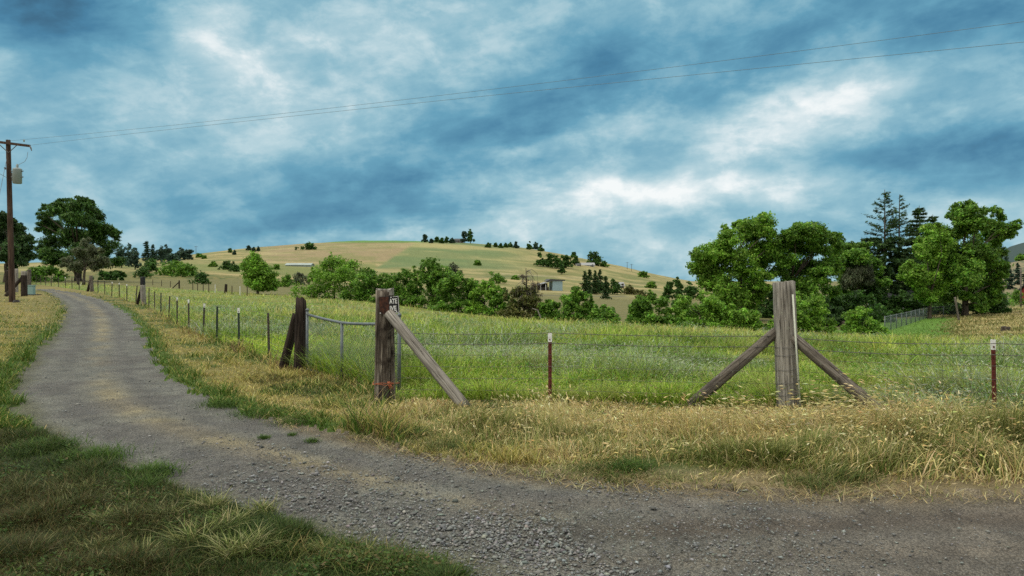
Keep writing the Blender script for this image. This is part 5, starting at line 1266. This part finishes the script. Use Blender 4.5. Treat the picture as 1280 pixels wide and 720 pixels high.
# far trees on and below the hill: small, but each its own
_YS = np.geomspace(95, 760, 900)
def foot(px, py):                       # the far slope (or its skyline) under a sight line
    x = (px - 640) / FPX * _YS; pr = HZ + FPX * (CAMZ - ground_z(x, _YS)) / _YS
    k = np.where(pr <= py)[0]
    kk = k[0] if len(k) else int(np.argmin(pr))
    return float(_YS[kk]), float(pr[kk])
def far_leafy(label, px, w, top, Y, cols, group=None, name='tree', n=1100, dz=0, cat='tree', trunk=True, slim=1, hp=None):
    hp = hp or (w * .72 if not trunk else w * 1.05)
    if hp > 0: Y, fp = foot(px, top + hp)
    b = P(px, Y); H = max(hp / FPX * Y, top_h(px, top, Y) * .0); W = w * .62 / FPX * Y
    o = empty(name, b, label, cat, group); rg = np.random.default_rng(int(px * 13)); bl = []
    for i in range(9):
        a = rg.uniform(0, 6.283); rr = W * rg.uniform(0, .6); bl.append(((b.x + rr * math.cos(a), b.y + rr * math.sin(a), b.z + H * rg.uniform(.22, .78)), max(.25, min(W, H) * rg.uniform(.34, .50))))
    bl.append(((b.x, b.y, b.z + H * .86), min(W, H) * .25)); bl.append(((b.x, b.y, b.z + H * .24), min(W, H) * .55)); W *= 1.0
    for i in range(4): bl.append(((b.x + (i / 3 - .5) * 1.5 * W, b.y - .3 * W, b.z + H * .2), min(W, H) * .32))
    if trunk: limbs('trunk', b - Vector((0, 0, .3)), b + Vector((0, 0, H * .5)), bl[:3], H * .025, M['bark'], o)
    crown_mesh('crown' if trunk else 'foliage', bl, int(n * 1.6), Y * .00135, cols, o, sub=7); return o
def far_conifer(label, px, w, top, Y, cols='blue', group=None, hp=None):
    hp = hp or w * 2
    Y, fp = foot(px, top + hp); H = hp / FPX * Y; return conifer('conifer_tree', label, P(px, Y), H, w / 2 / FPX * Y, cols, group, leaf=Y * .0024, whorl=Y * .0022, dense=1.6, droop=.3)
def bush(label, px, w, top, Y, cols='mid', group=None, hp=None): return far_leafy(label, px, w, top, Y, cols, group, 'bush', 900, 0, 'bush', False, hp=hp)
g = 'dark pines on the left skyline'
for px, w, top in ((152, 20, 305), (161, 20, 302), (169, 16, 307)): far_leafy('broad dark pine standing right behind the big dark tree', px, w, top, 250, 'blue', g, 'pine_tree', hp=30)
for px, w, top in ((183, 17, 300.5), (191, 15, 306)): far_conifer('narrow dark pine of the tall middle pair on the left skyline', px, w, top, 262, 'blue', g, hp=26)
for px, w, top in ((201, 14, 307), (207.5, 15, 305)): far_leafy('dark pine of the right hand pair on the left skyline', px, w, top, 268, 'blue', g, 'pine_tree', hp=20)
for px, w, top in ((226, 14, 309), (234, 15, 312), (216, 20, 317)): far_leafy('low rounded dark tree at the right end of the left skyline', px, w, top, 275, 'blue', g, 'pine_tree', hp=13)
for px, w, top, Y, lb in ((190, 22, 324, 235, 'dark bush below the tall pair of pines'), (212, 26, 326, 200, 'left one of the cluster of hillside bushes'), (220, 16, 325, 205, 'small upright bush in the hillside cluster'), (209, 14, 334, 185, 'low bush at the near foot of the hillside cluster'),
        (228, 24, 329, 190, 'broad round bush in the middle of the hillside cluster'), (237, 20, 331, 186, 'right one of the cluster of hillside bushes'), (251, 22, 339.5, 172, 'low dark bush right of the hillside cluster'),
        (267, 9, 327, 190, 'narrow upright bush alone on the slope'), (284, 16, 325.5, 190, 'dark rounded bush right of the narrow upright one'), (294, 12, 331, 188, 'smaller half of the dark rounded bush'), (180, 20, 333, 180, 'low dark scrub below the pines'),
        (345, 8, 331, 210, 'tiny bush on the slope right of the lone meadow tree'), (356, 22, 343, 150, 'low scrub right of the lone meadow tree'), (376, 22, 340, 140, 'greyish bush left of the hedgerow'), (250, 7, 317, 330, 'tiny bush on the left brow of the hill'), (256, 5, 320, 320, 'speck of a bush on the left brow'),
        (566, 20, 328, 330, 'grey rounded bush above the hedgerow on the green field'), (597, 8, 326, 400, 'little round bush alone on the hill slope'), (622, 20, 340, 300, 'low oval bush on the middle of the hill'), (644, 8, 344, 290, 'tiny bush by the low oval one'),
        (804, 11, 339, 470, 'round bush low on the right flank of the hill'), (813, 11, 352, 330, 'bush right of the pale house at the hill foot'), (787, 18, 355, 230, 'olive bush left at the hill foot'), (803, 16, 362, 215, 'green bush at the hill foot right of the olive one'), (719, 10, 358, 290, 'bush left of the spruce clump'),
        (755, 9, 327, 500, 'bush right of the white hill house')):
    bush(lb, px, w, top, Y, 'grey' if 'grey' in lb else 'olive' if 'olive' in lb else 'dark' if 'dark' in lb else 'mid')
bush('flat dark scrub patch near the hill top', 384, 26, 304, 560, 'dark', hp=8)
R_ = 'trees on the hill crest'
for px, w, top, lb in ((288, 5, 310, 'lone dark tree dot on the left crest'), (293, 4, 312.5, 'tiny bush beside the lone dot on the left crest'), (311, 6, 307, 'small dark tree on the left crest'), (317, 5, 309, 'bush beside the small dark tree on the left crest'), (323, 4, 308, 'last little bush of the left crest'),
        (531, 8, 292, 'slim tree at the left end of the crest group'), (539, 5, 298, 'small bush after the slim crest tree'), (546, 7, 296, 'third of the crest group left of the dark house'), (552, 7, 297, 'fourth of the crest group left of the dark house'), (558, 8, 295.5, 'fifth of the crest group left of the dark house'), (565, 8, 297, 'bush against the dark house on the crest'),
        (581, 10, 287, 'left one of the two tall poplars on the crest'), (588, 11, 284, 'right one of the two tall poplars on the crest'), (610, 8, 303.5, 'low bush right of the two poplars'),
        (620, 6, 303, 'first of the five crest trees in a row'), (626, 6, 304, 'second of the five crest trees in a row'), (632, 6, 303.5, 'third of the five crest trees in a row'), (638, 7, 303, 'fourth of the five crest trees in a row'), (645, 8, 301.5, 'last and tallest of the five crest trees in a row'),
        (662, 8, 300.5, 'left tree of the crest pair on the right'), (669, 8, 301, 'middle tree of the crest group on the right'), (676, 9, 306, 'dark low tree of the crest group on the right')):
    far_leafy(lb, px, w * .82, top, 595, 'blue' if px % 2 else 'dark', R_, n=700, hp={531: 11, 581: 17, 588: 20, 546: 7, 552: 7, 558: 8, 565: 7, 645: 9, 662: 12, 669: 10, 676: 8}.get(px, 6))
for px, w, top, lb in ((676, 13, 315, 'first of the dark grove below the crest'), (686, 15, 316, 'second of the dark grove below the crest'), (696, 13, 318, 'third of the dark grove below the crest'), (707, 15, 317, 'rounded tree at the right of the dark grove'), (702, 9, 325, 'small pale tree in front of the dark grove'), (718, 9, 313.5, 'taller tree between dark grove and white house'), (745, 18, 314, 'large round tree beside the white hill house')):
    far_leafy(lb, px, w, top, 500, 'dark', 'grove on the hill', n=1300, hp=18)
g = 'spruce clump at the hill foot'
for px, w, top in ((731, 15, 338), (737, 15, 336), (744, 16, 338), (750, 16, 337), (757, 14, 344)): far_conifer('dark spruce in the tight clump right of the metal shed', px, w, top, 262, 'deep', g, hp=30)
far_leafy('dark round tree at the right side of the spruce clump', 766, 20, 347, 262, 'dark', hp=21)
for px, w, top, Y, lb in ((836, 16, 350, 180, 'dark pillar shaped tree at the left of the far right trees'), (847, 12, 344, 190, 'dark conifer tip beside the pillar shaped tree'), (862, 22, 350, 150, 'rounded tree between the pillar tree and the tall rounded tree'), (848, 16, 360, 150, 'low tree below the dark conifer tip')): far_leafy(lb, px, w, top, Y, 'dark', n=2200, hp=25)
for px, w, top, Y, lb in ((1252, 12, 318, 480, 'left one of two small conifers high on the right hillside'), (1258, 9, 317, 480, 'right one of two small conifers high on the right hillside')): far_conifer(lb, px, w, top, Y)
for px, w, top, Y, lb in ((1262, 14, 334, 240, 'dark conifer left of the right edge pole'), (1272, 14, 328, 260, 'taller dark conifer behind the right edge pole'), (1284, 16, 330, 250, 'dark conifer at the right frame edge'), (1248, 12, 345, 230, 'small conifer low on the right hillside')): far_conifer(lb, px, w, top, Y)
for px, w, top, Y, lb in ((1246, 40, 364, 130, 'green bushes behind the right hand wire fence'), (1272, 26, 362, 120, 'bush at the foot of the right edge pole'), (1276, 12, 312, 700, 'dark bush on the skyline of the right hillside'), (1225, 30, 352, 160, 'dark tree behind the largest spreading tree')): bush(lb, px, w, top, Y)
# ------------------------------------------------------------------ buildings and fences far off
def house(name, label, px0, px1, eave, ridge, Y, wall, roof, depth=8, rz=0, windows=2, door=True, cat='house', group=None, foot_py=None):
    if Y > 100: Y = foot((px0 + px1) / 2, foot_py)[0] if foot_py else Y
    a = P(px0, Y); b = P(px1, Y); c = (a + b) / 2; W = (b - a).length; c.z = min(a.z, b.z)
    fpy = foot_py if foot_py else HZ + FPX * (CAMZ - c.z) / Y; He = (fpy - eave) / FPX * Y; Hr = (fpy - ridge) / FPX * Y
    o = empty(name, c, label, cat, group, rz)
    MB().box((0, depth / 2, He / 2 - .5), (W, depth, He + 1)).build('wall', M[wall], o)
    m = MB(); ov = .4; prof = [(-ov, He - .1), (depth / 2, Hr), (depth + ov, He - .1), (depth + ov, He + .08), (depth / 2, Hr + .2), (-ov, He + .08)]
    R90 = Matrix(((0, 1, 0), (1, 0, 0), (0, 0, 1)))
    m.prism(prof, -W / 2 - ov, W / 2 + ov, R90); m.build('roof', M[roof], o)
    for s in (-1, 1): MB().prism([(0.02, He), (depth - .02, He), (depth / 2, Hr)], s * W / 2 - .05, s * W / 2 + .05, R90).build('gable', M[wall], o)
    for k in range(windows):
        x = -W / 2 + W * (k + .7) / (windows + .6); f = MB().box((x, -.04, He * .55), (1.3, .12, 1.2)).build('window', M['house_white'] if wall != 'house_white' else 'x' and M['grey_roof'], o)
        MB().box((x, -.09, He * .55), (1.1, .06, 1.0)).build('pane', M['glass'], f)
    if door: MB().box((W * .36, -.05, 1.0), (.95, .12, 2.0)).build('door', M['dark_in'], o)
    return o
house('house', 'low dark house among the trees on the hill crest', 568, 579, 299, 296.5, 590, 'house_brown', 'dark_roof', 9, foot_py=302)
house('house', 'white house beside the large round tree on the hill', 727, 743, 330, 327, 500, 'house_white', 'grey_roof', 8, windows=3, foot_py=332.5)
house('garage', 'small pale outbuilding at the left of the white hill house', 720, 726, 330, 328.3, 503, 'house_white', 'grey_roof', 6, windows=1, cat='outbuilding', foot_py=332.5)
house('house', 'pale low house half hidden at the hill foot', 768, 780, 357, 353, 300, 'house_white', 'grey_roof', 7, windows=2, foot_py=360)
house('long_building', 'long low pale building on the slope left of the hedgerow', 357, 388, 330.6, 328.6, 300, 'pale_sheet', 'pale_sheet', 6, windows=0, door=False, cat='building', foot_py=333)
house('cottage', 'pale house glimpsed between bush and trees behind the lawn', 1110, 1148, 371, 365, 90, 'metal_wall', 'dark_roof', 5, windows=2)
house('barn', 'red barn wall just showing at the right frame edge', 1299, 1360, 366, 354, 125, 'red', 'dark_roof', 5, windows=1, cat='barn')
# metal shed with an open lean-to
Y = foot(697, 363.5)[0]; b = P(697, Y); s = FPX / Y; sh = empty('metal_shed', b, 'pale blue metal shed with a dark open lean-to on the meadow', 'shed', None, .25)
MB().box((0, 2, 1.5), (13 / s, 4, 3.6)).build('wall', M['metal_wall'], sh)
MB().prism([(-1.2 - 13 / s / 2 * 0 - 2.6, 3.32), (2.6, 3.32), (2.6, 3.75), (-2.6, 4.0)], -.3, 4.3).build('roof', M['dark_roof'], sh)
lt = MB(); lt.prism([(-6.2, 2.0), (-2.35, 3.2), (-2.35, 3.35), (-6.2, 2.15)], -.2, 4.2); lt.build('lean_to_roof', M['grey_roof'], sh)
lt = MB(); lt.box((-4.2, 3.9, 1.2), (3.6, .15, 2.6)); lt.build('lean_to_back', M['dark_in'], sh)
for x in (-6.0, -4.2): MB().box((x, 0, .8), (.18, .18, 2.6)).build('lean_to_post', M['house_white'], sh)
MB().box((-4.0, 2.2, .6), (2.4, 2.6, 1.3)).build('stored_bales', M['dark_in'], sh)
# poles far away
def far_pole(px, top, Y, label, r=.16, arms=True, mat='pole_wood', hp=None):
    if hp: Y = foot(px, top + hp)[0]
    b = P(px, Y); H = hp / FPX * Y if hp else top_h(px, top, Y); o = empty('utility_pole', b, label, 'utility pole')
    MB().tube([(0, 0, -.5), (0, 0, H)], [r, r * .75], 8).build('pole', M[mat], o, True)
    if arms: MB().box((0, 0, H - .5), (2.4, .14, .16)).build('crossarm', M[mat], o)
    return o
far_pole(784, 327.5, 560, 'left one of two tiny poles on the right flank of the hill', hp=9); far_pole(789.5, 330, 555, 'right one of two tiny poles on the right flank of the hill', hp=9)
far_pole(245, 307.5, 420, 'faint twin armed pole on the left skyline', .14, hp=13)
far_pole(1276, 335, 105, 'bare wooden pole at the right frame edge', .13, False, 'wood_log')
# chain link fence round the lawn
def chain_fence(pts, H, label):
    o = empty('chain_link_fence', Vector(pts[0]), label, 'fence'); L = o.location; m = MB(); 
    for a, b in zip(pts[:-1], pts[1:]):
        a, b = Vector(a), Vector(b); d = b - a; n = max(1, int(round(d.length / 3)))
        MB().tube([a - L + Vector((0, 0, H)), b - L + Vector((0, 0, H))], .03, 6).build('top_rail', M['galv'], o, True)
        for k in range(n): MB().tube([a - L + d * k / n, a - L + d * k / n + Vector((0, 0, H + .06))], .04, 7).build('post', M['galv'], o, True)
        st = .11; nn = int(d.length / st); q = int(H / st)
        for i in range(-q, nn):
            for sg in (1, -1):
                i0 = max(0, -i) if sg > 0 else max(0, i + q - nn); i1 = min(q, nn - i) if sg > 0 else min(q, i + q)
                if i1 > i0: m.tube([a - L + d * ((i if sg > 0 else i + q) + sg * k) / nn + Vector((0, 0, k * st)) for k in (i0, i1)], .0022, 3, False)
    tag(m.build('wire_mesh', M['link'], o), kind='stuff'); return o
def pt(px, Y): return tuple(P(px, Y))
chain_fence([pt(1106, 56), pt(1133, 66), pt(1158.5, 78), pt(1199, 82)], 1.15, 'grey chain link fence slanting down across the green lawn')
chain_fence([pt(1216, 86), pt(1246, 88), pt(1262, 96)], 1.15, 'short run of chain link fence by the bushes at the right edge')
b = P(1199, 70); o = log('wooden_stake', b - Vector((0, 0, .2)), b + Vector((-.42, 0, 2.25)), .10, .09, M['wood_log'], None, seed=61); tag(o, 'tall leaning wooden stake beside the trunk of the largest tree', 'stake')
b = P(1257, 44); V, F = log_mesh(.38, .30, .24, sides=12, rings=4, rough=.14, seed=62); m = MB().add(V, F); o = m.build('tree_stump', M['bark'], loc=b - Vector((0, 0, .05))); tag(o, 'small dark tree stump on the dry mown slope', 'stump')
m = MB(); 
for k in range(14): 
    V, F = log_mesh(RNG.uniform(.3, .6), RNG.uniform(.25, .5), .15, sides=8, rings=3, rough=.25, seed=70 + k); dx, dy = RNG.normal(0, 1.4), RNG.normal(0, .6); m.add([(x + dx, y + dy, z) for x, y, z in V], F)
tag(m.build('brush_pile', M['bark'], loc=P(1040, 66)), 'low brown heap of brush on the dirt bank', 'brush heap')
